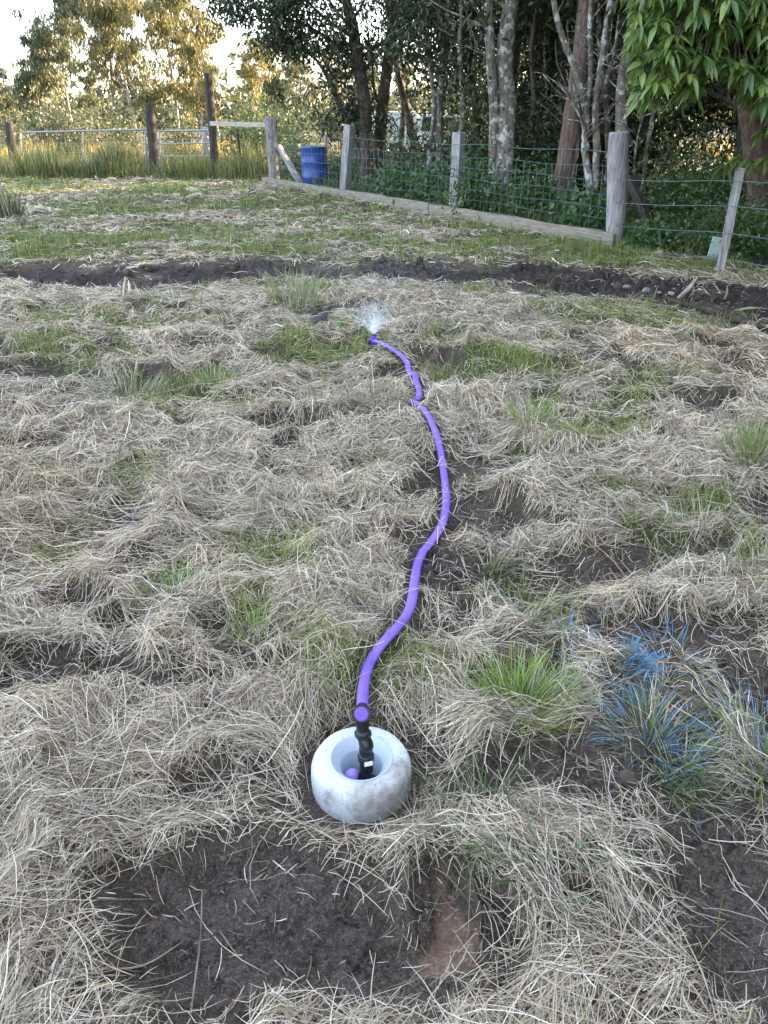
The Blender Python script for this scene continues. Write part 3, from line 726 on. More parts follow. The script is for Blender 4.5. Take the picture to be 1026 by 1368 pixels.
sm(add_parts('elbow', [tube(catmull([(-.001,.001,.110),(-.002,.002,.124),(.001,-.003,.140),(-.002,.000,.152),(-.007,.006,.166)], 16), [.015,.0165,.0185,.0175,.015], 20)], M_BLACK, valve))
add_parts('upper_nut', [tube([(-.007,.006,.160),(-.007,.007,.163),(-.008,.009,.178),(-.008,.010,.181)], [.018,.0215,.0215,.018], 6)], M_BLACK, valve)
def fin(a, rz): pass
sm(add_parts('tee_body', [tube([(-.008,.009,.178),(-.009,.013,.20),(-.010,.018,.224)], [.0155,.0175,.0185], 20), tube([(-.010,-.002,.2445),(-.010,.012,.2365),(-.010,.050,.214)], [.0195,.0195,.0165], 24), tube([(-.010,.004,.2405),(-.010,.010,.237)], [.0218,.0218], 24),
                        tube([(.010,.012,.236),(.017,.014,.236),(.019,.018,.233)], [.006,.006,.005], 8)], M_BLACK, valve))
nrm = norm(np.array([0, -.868, .495]))
c0 = np.array([-.010, -.002, .2445])
sm(add_parts('end_cap', [tube([c0 - nrm * .004, c0 + nrm * .0015, c0 + nrm * .0032], [.0172, .0172, .0155], 32)], M_CAP, valve))

# ------------------------------------------------------------------ purple hose
hose = tube(path, [.0155, .0168, .0178, .0190], 16, .55)
ho = link('hose', np_mesh('hose', *hose, smooth=True), M_PURPLE)
tag(ho, 'purple flexible hose snaking from the valve across the straw', 'hose')
SPX = Vector(path[-1])
# straw wisps across the hose belong to the dry grass
bag = Bag(); n = 46
idx = rng.choice(np.arange(60, 410), n); L = rng.uniform(.08, .22, n); a = rng.uniform(0, 6.28, n); K = 6; t = np.linspace(-.5, .5, K)
X = path[idx, 0][:, None] + np.cos(a)[:, None] * L[:, None] * t; Y = path[idx, 1][:, None] + np.sin(a)[:, None] * L[:, None] * t
Z = np.maximum(height(X.ravel(), Y.ravel()).reshape(X.shape) + .008, (path[idx, 2][:, None] + .018) * 1 - np.abs(t)[None] * .05)
P = np.stack([X, Y, Z], -1); T = norm(np.gradient(P, axis=1)); S = norm(np.cross(T, np.array([0, 0, 1.])))
bag.add(*ribbon_arrays(P, np.full((n, K), .0011) * np.maximum(1, path[idx, 1] / 2.5)[:, None], S, PAL[rng.choice([0, 1, 3, 6], n)]))
tag(link('dry_grass', bag.mesh('hose_wisps'), M_STRAW), 'loose straws lying across the purple hose', None, None, 'stuff')
# sprinkler and its water
spr = empty('sprinkler', SPX, 0, 'small purple sprinkler head at the far end of the hose', 'sprinkler')
sm(add_parts('body', [tube([(.0,0,-.03),(0,0,.0),(0,0,.035)], [.02,.02,.016], 12), tube([(.01,-.005,.0),(-.02,.01,.004)], [.021,.021], 12)], M_CAP, spr))
sm(add_parts('nozzle', [tube([(0,0,.033),(0,0,.05)], [.010,.006], 10)], M_BLACK, spr))
def water():
    m, t, b = mat('water_droplets')
    b.inputs['Base Color'].default_value = (.85,.9,.95,1); b.inputs['Roughness'].default_value = .15; b.inputs['Alpha'].default_value = .2
    bag = Bag()
    def jets(n, vmin, vmax, el0, el1, az0, az1, dmax, w0, fr):
        v = rng.uniform(vmin, vmax, n); el = np.radians(rng.uniform(el0, el1, n)); az = np.radians(rng.uniform(az0, az1, n))
        tm = rng.random(n) ** fr * dmax
        dt = rng.uniform(.004, .012, n)
        P = []
        for k in (0, .5, 1):
            tt = tm + dt * k
            P.append(np.stack([SPX.x + v * np.cos(el) * np.cos(az) * tt, SPX.y + v * np.cos(el) * np.sin(az) * tt, SPX.z + .045 + v * np.sin(el) * tt - 4.9 * tt * tt], -1))
        P = np.stack(P, 1); 
        gz = height(P[:, 0, 0], P[:, 0, 1]); k = P[:, 0, 2] > gz; P = P[k]; n = len(P)
        S = norm(np.cross(norm(P[:, 2] - P[:, 0]), np.array([0, -1., .25])))[:, None].repeat(3, 1)
        W = w0 * rng.uniform(.5, 1.3, n)[:, None] * np.array([.3, 1, .3])[None]
        bag.add(*ribbon_arrays(P, W, S, np.ones((n, 3))))
    jets(2600, 2.0, 3.4, 38, 88, -10, 185, .08, .0011, 1.0)
    jets(9000, 2.2, 4.8, 30, 80, -20, 190, .50, .0010, .75)
    tag(link('water_spray', bag.mesh('water_spray'), m), 'fine fan of water thrown up by the sprinkler', None, None, 'stuff')
water()

# ------------------------------------------------------------------ small things on the ground
def rock(px, py, name, label, r, mt, sq=(1, .8, .55), seed=0, cat='stone', group=None, lift=0):
    c = hit(px, py)
    bm = bmesh.new(); bmesh.ops.create_icosphere(bm, subdivisions=3, radius=1)
    for v in bm.verts:
        p = np.array(v.co)
        n_ = 1 + .35 * float(perlin(p[0] * 1.3 + seed, p[1] * 1.1 + p[2], seed)) + .16 * float(perlin(p[0] * 3 + seed, p[1] * 4 + p[2] * 3, seed + 3))
        v.co = Vector((p[0] * sq[0], p[1] * sq[1], p[2] * sq[2])) * r * n_
    me = bpy.data.meshes.new(name); bm.to_mesh(me); bm.free()
    for p in me.polygons: p.use_smooth = True
    o = link(name, me, mt, loc=c + Vector((0, 0, r * .15 + lift))); o.rotation_euler = (0, 0, seed)
    return tag(o, label, cat, group)
SG = 'stones along the far side of the trench'
rock(863, 389, 'stone', 'pale blue grey stone right of a smaller tan stone at the trench', .045, M_STONE, seed=1, group=SG)
rock(897, 393, 'stone', 'pale grey stone just left of the bleached broken stick', .034, M_STONE, seed=2, group=SG)
rock(838, 384, 'stone', 'brown stone left of the pale blue grey stone', .038, M_STONEB, seed=3, group=SG)
rock(822, 382, 'stone', 'leftmost flat stone of the row along the trench', .06, M_STONE, (1.2, .8, .4), 4, group=SG)
rock(880, 391, 'stone', 'tan flat stone between the two pale grey ones', .030, M_STONEB, (1.3, .8, .35), 5, group=SG)
rock(888, 412, 'stone', 'small grey stone on the near lip of the trench', .04, M_STONE, seed=6, group=SG)
rock(875, 365, 'stone', 'flat orange brown stone on the grass before the leaning post', .07, plain('stone_orange', (.33,.17,.09), .85), (1.3, .9, .3), 7, group=SG)
rock(917, 372, 'bark_chip', 'upright brown bark chip above the bleached stick', .045, M_STONEB, (.7, .4, 1.6), 8, 'bark chip')
rock(905, 366, 'bark_chip', 'flat grey bark chip lying in the grass behind the stones', .07, M_STICK, (1.5, .6, .25), 9, 'bark chip')
rock(428, 434, 'soil_clod', 'black wet soil clod left of the water spray', .085, plain('wet_black_soil', (.012,.012,.014), .55, nsc=40, var=.5, bstr=.8), (1.2, .8, .75), 10, 'soil clod')
rock(838, 1042, 'soil_clod', 'broken brown clod below the blue tipped tussock', .024, plain('clod_brown', (.10,.07,.055), .9, nsc=60, var=.4, bstr=1), (.9, .9, 1.1), 12, 'soil clod')
o = rock(452, 437, 'weed', 'small round leafy green weed beside the black clod', .05, plain('weed_green', (.10,.2,.04), .6, nsc=60, var=.4), (1, .8, .7), 11, 'weed')
def stick(name, label, p, r, mt, cat='stick', group=None, ns=8):
    ps = [hit(a, b, l) for a, b, l in p]
    ps = [(v.x, v.y, v.z) for v in ps]
    o = link(name, np_mesh(name, *tube(catmull(ps, 14), r, ns, rough=.35, seed=len(label))), mt)
    return tag(o, label, cat, group)
def stick3(name, label, ps, r, mt, cat='stick', group=None):
    o = link(name, np_mesh(name, *tube(catmull(ps, 14), r, 8, rough=.35, seed=len(label))), mt); return tag(o, label, cat, group)
a_ = hit(906, 399, .02); b_ = a_ + Vector((.19, .12, .17))
stick3('stick', 'thick bleached broken stick standing out of the trench soil', [a_, (a_ + b_) / 2 + Vector((.01, 0, 0)), b_], [.016, .022, .018, .005], M_STICK)
stick('stick', 'thin pale stick lying at the right edge of the trench', [(982,415,.03),(1000,412,.05),(1022,412,.03)], [.008,.011,.006], M_STICK)
a_ = hit(968, 400, .01)
stick3('stick', 'short white twig upright near the leaning post', [a_, a_ + Vector((.01, 0, .06)), a_ + Vector((0, 0, .11))], [.012, .01, .005], M_STICK)
stick('tree_root', 'long dark root lying along the near side of the trench', [(885,396,.03),(915,406,.06),(945,414,.07),(975,424,.07),(1010,436,.05),(1040,446,.04)], [.012,.03,.035,.03,.02], M_ROOT, 'root')
stick('tree_root', 'shorter brown root crossing the trench right of the stick', [(925,405,.05),(955,410,.06),(990,425,.06),(1026,432,.05)], [.018,.026,.02,.012], M_STICK if False else M_ROOT, 'root')
stick('stick', 'slender curved straw coloured stem crossing the bare mud', [(255,1353,.012),(262,1300,.012),(268,1250,.012),(270,1190,.015)], [.0022,.0022,.0018], M_STICK)
stick('stick', 'long pale stem lying left across the mud edge', [(120,1296,.02),(190,1290,.012),(245,1258,.012)], [.0022,.002,.0018], M_STICK)

# ------------------------------------------------------------------ boundary fence along the trees
FA, FB = Vector((-2.72, 20.0, 0)), Vector((2.99, 10.4, 0))
FD = (FB - FA).normalized(); FANG = math.atan2(FD.y, FD.x)
fence = empty('wire_fence', FA, 0, 'green wire mesh fence on four grey timber posts before the dark trees', 'fence')
def fpt(s, off=0.0, z=0.0):
    n_ = Vector((FD.y, -FD.x, 0))  # towards the camera side
    if n_.y > 0: n_ = -n_
    p = FA + FD * s + n_ * off; return Vector((p.x, p.y, z)) - FA
FL = (FB - FA).length
def rough_post(name, base, top, w, d, mt, parent, rz, seed=0, round_=False):
    if round_:
        P_ = [base.lerp(top, q) + Vector((.008 * math.sin(q * 5), 0, 0)) for q in (0, .1, .2, .3, .4, .5, .6, .7, .8, .9, .97, .985, .995, 1)]
        V, F, C = tube(P_, [w * .45, w * .46, w * .47, w * .48, w * .49, w * .5, w * .5, w * .5, w * .5, w * .5, w * .495, w * .485, w * .46, w * .41], 20, rough=.08, seed=seed)
        o = link(name, np_mesh(name, V, F, smooth=True), mt, parent); sm(o, 50); return o
    def fn(bm):
        v = box(bm, (0, 0, 0), (w, d, (top - base).length))
        bmesh.ops.subdivide_edges(bm, edges=list(bm.edges), cuts=7, use_grid_fill=True)
        for q in bm.verts:
            q.co.x += .006 * float(perlin(q.co.z * 5 + seed, q.co.y * 9, 5)); q.co.y += .006 * float(perlin(q.co.z * 5 + seed, q.co.x * 9, 6))
            if q.co.z > (top - base).length * .49: q.co.z += .02 * float(perlin(q.co.x * 14 + seed, q.co.y * 14, 8))
    o = bm_obj(name, fn, mt, parent)
    dirv = (top - base).normalized(); o.rotation_euler = (dirv.to_track_quat('Z', 'Y').to_matrix() @ Matrix.Rotation(rz, 3, 'Z')).to_euler(); o.location = (base + top) / 2
    return o
def vec(px, py, d): return at(px, py, d) - FA
s1 = (Vector((-.66, 16.9, 0)) - FA).dot(FD); s2 = (Vector((1.22, 13.5, 0)) - FA).dot(FD)
P1 = FA + FD * s1; P2 = FA + FD * s2
o = rough_post('post', vec(368, 262, 20), vec(362, 155, 20), .29, .2, M_OLDP, fence, 0, 1, True); tag(o, 'thick old round strainer post')
o = rough_post('post', Vector((P1.x, P1.y, -.1)) - FA, at(467, 167, P1.y) - FA, .17, .15, M_POST, fence, FANG + R(25), 2)
o = rough_post('post', Vector((P2.x, P2.y, -.1)) - FA, at(613, 177, P2.y) - FA, .15, .15, M_POST, fence, FANG + R(20), 3)
o = rough_post('post', vec(819, 345, 10.4), vec(828, 176, 10.4), .25, .2, M_POST, fence, 0, 4, True); tag(o, 'pale thick round corner post')
rough_post('brace', vec(373, 196, 19.9), vec(405, 252, 19.2), .10, .10, M_POST, fence, 0, 5)
def wires():
    bag = Bag()
    for z in (1.12, .95, .80, .64, .48, .34, .2):
        n_ = 40; s = np.linspace(.1, FL - .1, n_)
        p = np.array([list(fpt(q, .10, z - .02 * math.sin(q * 3.1 + z * 9) * .6)) for q in s])
        bag.add(*tube(p, .0042 if z > 1 or z < .3 else .003, 4))
    return bag
def meshwires():
    bag = Bag()
    for s in np.arange(.2, FL - .1, .155):
        j = .02 * math.sin(s * 13)
        p = np.array([list(fpt(s + j * t, .105, .2 + .75 * t)) for t in (0, .33, .66, 1)])
        bag.add(*tube(p, .0026, 4))
    return bag
link('line_wires', wires().mesh('line_wires'), M_WIRE, fence)
link('mesh_panel', meshwires().mesh('mesh_panel'), M_WIRE, fence)
def board(s0, s1_, z, hgt, th, off, name='base_board', parent=fence, dz=0.0):
    a, b = fpt(s0, off, z), fpt(s1_, off, z + dz)
    mid = (a + b) / 2; ln = (b - a).length
    def fn(bm):
        box(bm, (0, 0, 0), (ln, th, hgt))
        es = [e for e in bm.edges if abs((e.verts[0].co - e.verts[1].co).x) > .1]
        bmesh.ops.subdivide_edges(bm, edges=es, cuts=12, use_grid_fill=True)
        for q in bm.verts:
            q.co.z += .012 * float(perlin(q.co.x * 1.6 + s0, 3.1, 5)) + (.012 * float(perlin(q.co.x * 7, s0, 9)) if q.co.z > 0 else 0)
    o = bm_obj(name, fn, M_BOARD, parent); o.location = mid; o.rotation_euler = (0, -math.asin((b - a).z / ln), FANG)
    return o
board(.05, 4.25, .10, .22, .05, .20, dz=-.005)
board(4.27, 7.15, .105, .235, .05, .21)
board(7.17, FL + .15, .09, .25, .055, .20, dz=.0)
# corner stub board and the retaining board behind the right fence
o = bm_obj('base_board', lambda bm: box(bm, (0, 0, 0), (.30, .05, .24)), M_BOARD, fence, bevel=.004); o.location = Vector((3.27, 10.15, .09)) - FA; o.rotation_euler = (0, 0, R(4))

fence2 = empty('wire_fence', (2.99, 10.4, 0), 0, 'four strand wire fence on a thin leaning post below the mango tree', 'fence')
F2 = Vector((2.99, 10.4, 0))
rough_post('post', at(957, 385, 8.1) - F2, at(989, 226, 8.12) - F2, .085, .075, M_POST, fence2, R(15), 6)
rough_post('post', Vector((4.35, 5.0, -.1)) - F2, Vector((4.45, 5.0, 1.15)) - F2, .1, .1, M_POST, fence2, 0, 7)
bag = Bag()
for (ya, yb) in ((240, 242), (271, 276), (301, 312), (331, 347)):
    A_ = at(822, ya, 10.27); B_ = at(975 if yb > 300 else 982, yb, 8.02); C_ = B_ + (B_ - A_) * 1.2 * Vector((1, 1, .6)) if False else Vector((4.36, 4.95, B_.z + .12))
    p = catmull([A_ - F2, (A_ + B_) / 2 - F2 + Vector((0, 0, -.01)), B_ - F2, (B_ + C_) / 2 - F2 + Vector((0, 0, -.015)), C_ - F2], 30)
    bag.add(*tube(p, .0042, 5))
link('line_wires', bag.mesh('line_wires'), M_WIRE, fence2)
rb = bm_obj('retaining_board', lambda bm: box(bm, (0, 0, 0), (2.1, .05, .22)), M_BOARD, None, bevel=.004)
rb.location = (4.55, 10.55, .11); rb.rotation_euler = (0, R(-3), R(7)); tag(rb, 'dark low retaining board behind the leaning fence post', 'board')
pl = bm_obj('plate', lambda bm: box(bm, (0, 0, 0), (.16, .03, .24)), M_PAPER, None, bevel=.006)
pl.location = at(958, 332, 9.0); pl.rotation_euler = (R(-8), R(8), R(-10)); tag(pl, 'greenish worn plate standing behind the leaning post', 'plate')
# wire netting end brace post behind corner
o = rough_post('brace_timber', at(840, 235, 11.2), at(872, 315, 10.9), .12, .09, M_POSTD, None, 0, 8); tag(o, 'dark slanting timber leaning behind the corner post', 'timber')

# ------------------------------------------------------------------ gates on the left
GPL = 'timber posts by the paddock gates'
def gpost(px, py0, pyt, pxt, d, w, mt, label, round_=True):
    b = at(px, py0, d); b.z = -.1; t_ = at(pxt, pyt, d)
    root = rough_post('gate_post', b, t_, w, w * .9, mt, None, 0, int(px), round_)
    return tag(root, label, 'post', GPL)
gpost(20, 235, 163, 12, 23.5, .22, M_POSTD, 'leaning dark post at the left end of the wide gate')
gpost(206, 235, 138, 200, 22.3, .24, M_POSTD, 'dark post between the wide gate and the small gate')
gpost(288, 240, 97, 278, 21.4, .20, M_POSTD, 'tallest dark post at the right of the small gate')
gpost(275, 230, 170, 275, 25.0, .22, M_POST, 'short grey post behind the small gate')
gpost(433, 215, 178, 436, 24, .10, M_POST, 'thin grey post just behind the blue drum')
def rail_tube(pts, r, n=12, ns=8): return tube(catmull(pts, n), r, ns)
def gate(name, label, xl, xr, ys, d0, d1, verts, diag=False):
    root = empty(name, at((xl + xr) / 2, 238, (d0 + d1) / 2) * Vector((1, 1, 0)) if False else Vector((at((xl + xr) / 2, 238, (d0 + d1) / 2).x, (d0 + d1) / 2, 0)), 0, label, 'gate', 'tubular steel gates')
    o0 = root.location
    L_ = lambda x, y: at(x, y, d0 + (d1 - d0) * (x - xl) / (xr - xl)) - o0
    bag = Bag()
    for yl, yr in (ys[0], ys[-1]): bag.add(*rail_tube([L_(xl, yl), L_((xl + xr) / 2, (yl + yr) / 2), L_(xr, yr)], .024))
    for x, a, b, *_ in (verts[0], verts[-1]): bag.add(*rail_tube([L_(x, a), L_(x + 1, (a + b) / 2), L_(x + 2, b)], .024))
    link('frame', bag.mesh('frame', True), M_GALV, root)
    for yl, yr in ys[1:-1]:
        link('rail', np_mesh('rail', *rail_tube([L_(xl + 1, yl), L_((xl + xr) / 2, (yl + yr) / 2), L_(xr, yr)], .017)), M_GALV, root)
    for x, a, b in verts[1:-1]:
        link('upright', np_mesh('upright', *rail_tube([L_(x, a), L_(x + 1, (a + b) / 2), L_(x + 3, b)], .02)), M_GALV, root)
    # wire infill of the wide gate
    if diag:
        bag = Bag()
        for k in (.25, .45, .62, .8):
            a = ys[0][0] + (ys[-1][0] - ys[0][0]) * k; b = ys[0][1] + (ys[-1][1] - ys[0][1]) * k
            bag.add(*rail_tube([L_(xl + 3, a), L_((xl + xr) / 2, (a + b) / 2), L_(xr, b)], .004, 6, 4))
        link('infill_wire', bag.mesh('infill_wire'), M_GALV, root)
    return root
gate('steel_gate', 'wide low steel gate with bare top rail left of the dark post', 27, 196, [(177, 173), (241, 236)], 23.2, 22.4, [(27, 177, 241), (110, 175, 238), (194, 173, 236)], True)
gate('steel_gate', 'small five bar steel gate between the dark posts', 212, 283, [(175, 174), (192, 191), (209, 208), (225, 226), (242, 244)], 22.2, 21.5, [(213, 175, 242), (280, 174, 244)])
a_, b_ = at(281, 165, 21.25), at(357, 167, 20.1)
def railfn(bm):
    box(bm, (0, 0, 0), ((b_ - a_).length, .05, .10))
o = bm_obj('timber_rail', railfn, M_RAIL, None, bevel=.006); o.location = (a_ + b_) / 2; o.rotation_euler = (b_ - a_).to_track_quat('X', 'Z').to_euler()
tag(o, 'pale horizontal timber rail from the tallest post to the strainer', 'rail')
a_ = at(323, 228, 22.5); a_.z = -.1
o = bm_obj('steel_picket', lambda bm: (box(bm, (0, 0, 0), (.05, .012, 1.35)), box(bm, (0, .022, 0), (.012, .035, 1.35))), plain('rust_black', (.03,.022,.018), .8), None)
o.location = Vector((a_.x, 22.5, .5)); o.rotation_euler = (0, R(-3), 0); tag(o, 'thin dark steel picket standing under the timber rail', 'post')

# ------------------------------------------------------------------ blue drum
dr = empty('drum', (at(421, 220, 19).x, 19, 0), 0, 'blue plastic drum standing behind the fence by the strainer post', 'drum')
V, F = lathe([(0, .0), (.27, .0), (.285, .02), (.288, .25), (.296, .265), (.296, .285), (.288, .30), (.288, .56), (.296, .575), (.296, .595), (.288, .61), (.287, .84), (.298, .85), (.298, .885), (.285, .89), (.27, .885), (.265, .86)], 40)
sm(link('drum_body', np_mesh('drum_body', V, F), M_DRUM, dr), 60)
V, F = lathe([(.266, .866), (.25, .862), (0, .862)], 40)
sm(link('lid', np_mesh('lid', V, F), plain('drum_lid', (.08,.17,.42), .5), dr), 60)
dr.rotation_euler = (0, R(-2), 0)

# ------------------------------------------------------------------ vehicle and shed glimpsed behind
car = empty('parked_vehicle', (1.75, 29, 0), R(8), 'white vehicle parked beyond the trunks right of the dark stems', 'vehicle')
def prism(bm, pts, y0, y1):
    v0 = [bm.verts.new((x, y0, z)) for x, z in pts]; v1 = [bm.verts.new((x, y1, z)) for x, z in pts]
    bm.faces.new(v0); bm.faces.new(v1[::-1])
    for i in range(len(pts)): bm.faces.new((v0[i], v1[i], v1[(i + 1) % len(pts)], v0[(i + 1) % len(pts)]))
bm_obj('body', lambda bm: prism(bm, [(-2.3,.35),(2.25,.35),(2.3,.8),(2.1,.95),(1.2,1.02),(.55,1.5),(-.7,1.52),(-.75,1.0),(-2.3,1.0)], -.85, .85), M_WHITE, car, bevel=.03)
bm_obj('window', lambda bm: prism(bm, [(1.0,1.04),(.52,1.42),(.0,1.44),(.0,1.04)], -.87, .87), M_GLASS, car)
bm_obj('window', lambda bm: prism(bm, [(-.08,1.04),(-.08,1.44),(-.62,1.44),(-.66,1.04)], -.87, .87), M_GLASS, car)
bm_obj('canopy', lambda bm: box(bm, (-1.5, 0, 1.33), (1.35, 1.6, .55)), M_WHITE, car, bevel=.04)
for x in (-1.45, 1.45):
    for y in (-.8, .8):
        V, F = lathe([(0, -.1), (.2, -.1), (.33, -.09), (.35, -.05), (.35, .05), (.33, .09), (.2, .1), (0, .1)], 24)
        o = link('wheel', np_mesh('wheel', V, F), M_RUBBER, car, (x, y, .35)); o.rotation_euler = (R(90), 0, 0)
shed = empty('shed', (8.6, 15.6, 0), R(-12), 'pinkish grey shed wall half hidden behind the mango trunk', 'shed')
bm_obj('wall', lambda bm: box(bm, (0, 0, 1.1), (2.6, 2.5, 2.2)), M_SHED, shed)
bm_obj('roof', lambda bm: box(bm, (0, 0, 2.32), (3.0, 2.9, .08), Matrix.Rotation(R(6), 3, 'X')), M_ROOF, shed)
bm_obj('door', lambda bm: box(bm, (.35, -1.262, .95), (.8, .03, 1.9)), M_BOARD, shed)

# ------------------------------------------------------------------ trees
def leaves(bag, P, n_dir, L, wfrac, pal, K=3, droop=.5, prof=None, curl=.2):
    """P (n,3) leaf bases; n_dir (n,3) pointing directions"""
    n = len(P); D = norm(n_dir + np.array([0, 0, -1.]) * droop)
    t = np.linspace(0, 1, K); Ls = L * rng.uniform(.6, 1.25, n)
    Q = P[:, None] + D[:, None] * (Ls[:, None] * t[None])[..., None]
    Q[..., 2] -= (curl * Ls[:, None] * t[None] ** 2)
    S = norm(np.cross(D, rng.normal(0, 1, (n, 3))))[:, None].repeat(K, 1)
    pr = np.interp(t, *(prof or ([0, .5, 1], [.15, 1, .1])))
    W = Ls[:, None] * wfrac * .5 * pr[None]
    pal = np.array(pal); C = pal[rng.integers(0, len(pal), n)] * rng.uniform(.7, 1.3, (n, 1))
    bag.add(*ribbon_arrays(Q, W, S, C))
def rdir(n, up=0.0):
    v = rng.normal(0, 1, (n, 3)); v[:, 2] += up; return norm(v)
def branch(p, d, L, r, n=8, wig=.12, up=.0, droop=0.0):
    pts = [np.array(p, float)]; d = norm(np.array(d, float)); st = L / n
    for i in range(n):
        d = norm(d + rng.normal(0, wig, 3) + np.array([0, 0, up - droop * i / n])); pts.append(pts[-1] + d * st)
    return np.array(pts)
def crown(wood, leaf, starts, cfg):
    """limbs from a list of (point, dir, length, radius)"""
    for p, d, L, r in starts:
        b = branch(p, d, L, r, 7, cfg.get('wig', .14), cfg.get('up', .06))
        wood.add(*tube(b, [r, r * .6, r * .25], 6, rough=.1))
        for j in range(cfg['sub']):
            i = rng.integers(2, 8); q = b[i]
            dd = norm(b[min(i, 7)] - b[i - 1] + rdir(1, cfg.get('subup', .2))[0] * 1.1); l2 = L * rng.uniform(.25, .55)
            b2 = branch(q, dd, l2, r * .3, 5, .2, cfg.get('up', .06), cfg.get('bdroop', 0))
            wood.add(*tube(b2, [r * .35, r * .2, r * .06], 4))
            nc = cfg['clump']
            for k in range(2, 6):
                c = b2[k]; m_ = rng.poisson(nc)
                if m_: leaves(leaf, c + rng.normal(0, 1, (m_, 3)) * cfg['sig'] * np.array([1, 1, .7]), rdir(m_), cfg['L'], cfg['w'], cfg['pal'], 3, cfg.get('droop', .4))
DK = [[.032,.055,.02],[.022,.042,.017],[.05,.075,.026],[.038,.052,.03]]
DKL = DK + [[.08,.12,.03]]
def bg_tree_mesh(h, rad, n, L, w_, pal, low=.1, droop=.4, limbs=16, rt=.14, sub=7, clump=20):
    wood, leaf = Bag(), Bag()
    tr = branch((0, 0, -.1), (0, 0, 1), h * .9, rt, 12, .06, .05)
    wood.add(*tube(tr, [rt * 1.2, rt, rt * .7, rt * .2], 9, rough=.12))
    st = []
    for i in range(limbs):
        f = low + (1 - low) * (i + rng.random()) / limbs; q = tr[min(12, int(f * 12))]
        a = rng.uniform(0, 6.28); el = .15 + .8 * f
        st.append((q, (math.cos(a), math.sin(a), el), rad * (1.15 - .55 * abs(f - .45)) * rng.uniform(.7, 1.1), rt * .45 * (1.2 - f)))
    crown(wood, leaf, st, dict(sub=sub, clump=clump, sig=.24 * rad / 2, L=L, w=w_, pal=pal, droop=droop))
    return wood.mesh('trunk', True), leaf.mesh('crown')
def put_tree(name, x, y, rz, s, wm, lm, wmat, lmat, label, cat='tree', group=None, z=0):
    t_ = empty(name, (x, y, z), rz, label, cat, group); t_.scale = (s, s, s)
    for nm, me, mt in (('trunk', wm, wmat), ('crown', lm, lmat)):
        if not me.materials: me.materials.append(mt)
        link(nm, me, None, t_)
    return t_
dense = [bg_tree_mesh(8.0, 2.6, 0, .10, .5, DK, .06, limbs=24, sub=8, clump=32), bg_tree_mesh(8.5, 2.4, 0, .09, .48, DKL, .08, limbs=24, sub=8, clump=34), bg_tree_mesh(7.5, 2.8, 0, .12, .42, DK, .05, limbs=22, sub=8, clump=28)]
FG = 'dense evergreen trees of the dark wood'
SPOTS = [
 (3.3,17.6,'dark bushy tree right of the tall squared post, behind the mesh'), (4.9,16.0,'dense dark tree behind the lichen spotted twin trunk'), (6.2,14.6,'dark tree filling the gap left of the reddish trunk'),
 (5.0,20.5,'deeper dark tree between squared post and lichen trunk'), (7.6,17.5,'deep dark tree behind the pale thin stems'), (9.0,19.5,'far dark tree right of the pale thin stems'),
 (7.0,23.5,'tall tree deep in the wood behind the lichen trunk'), (11.0,16.5,'dark tree behind the shed'), (4.4,26.0,'rear dark tree above the parked white vehicle'),
 (13.5,20.5,'dark tree beyond the shed roof'),
 (9.3,12.4,'dark tree crowding behind the mango trunk'), (4.0,31.5,'back row tree beyond the white vehicle'),
 (2.6,17.8,'dark small leaved tree just left of the second squared post'),(3.6,14.9,'dark bushy tree between squared post and lichen trunk, nearest the fence')]
for i, (x, y, lb) in enumerate(SPOTS):
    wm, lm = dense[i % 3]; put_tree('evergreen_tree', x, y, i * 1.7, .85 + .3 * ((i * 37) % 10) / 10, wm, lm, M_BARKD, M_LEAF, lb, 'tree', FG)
SIDE = [(8.5,8.0),(9.5,4.5),(9.0,1.0),(10.0,-2.5),(9.5,-6.0),(10.5,-9.5),(12.5,6.5),(13.0,2.5),(13.0,-1.5),(13.5,-6.0),(12.5,11.0),(14.5,-11.0),(11.0,-13.5),(16,9),(16.5,4),(16.5,-4),(16,14),(19,11),(19.5,7),(20,3),(20,-1),(19,15),(22,18),(22,9),(23,5),(18,19),(15,13),(22.5,1)]
for i, (x, y) in enumerate(SIDE):
    wm, lm = dense[(i + 1) % 3]; put_tree('evergreen_tree', x, y, i * 2.1, 1.1 + .1 * (i % 3), wm, lm, M_BARKD, M_LEAF, 'dark evergreen tree standing beyond the right edge of the field', 'tree', 'trees outside the picture on the right')

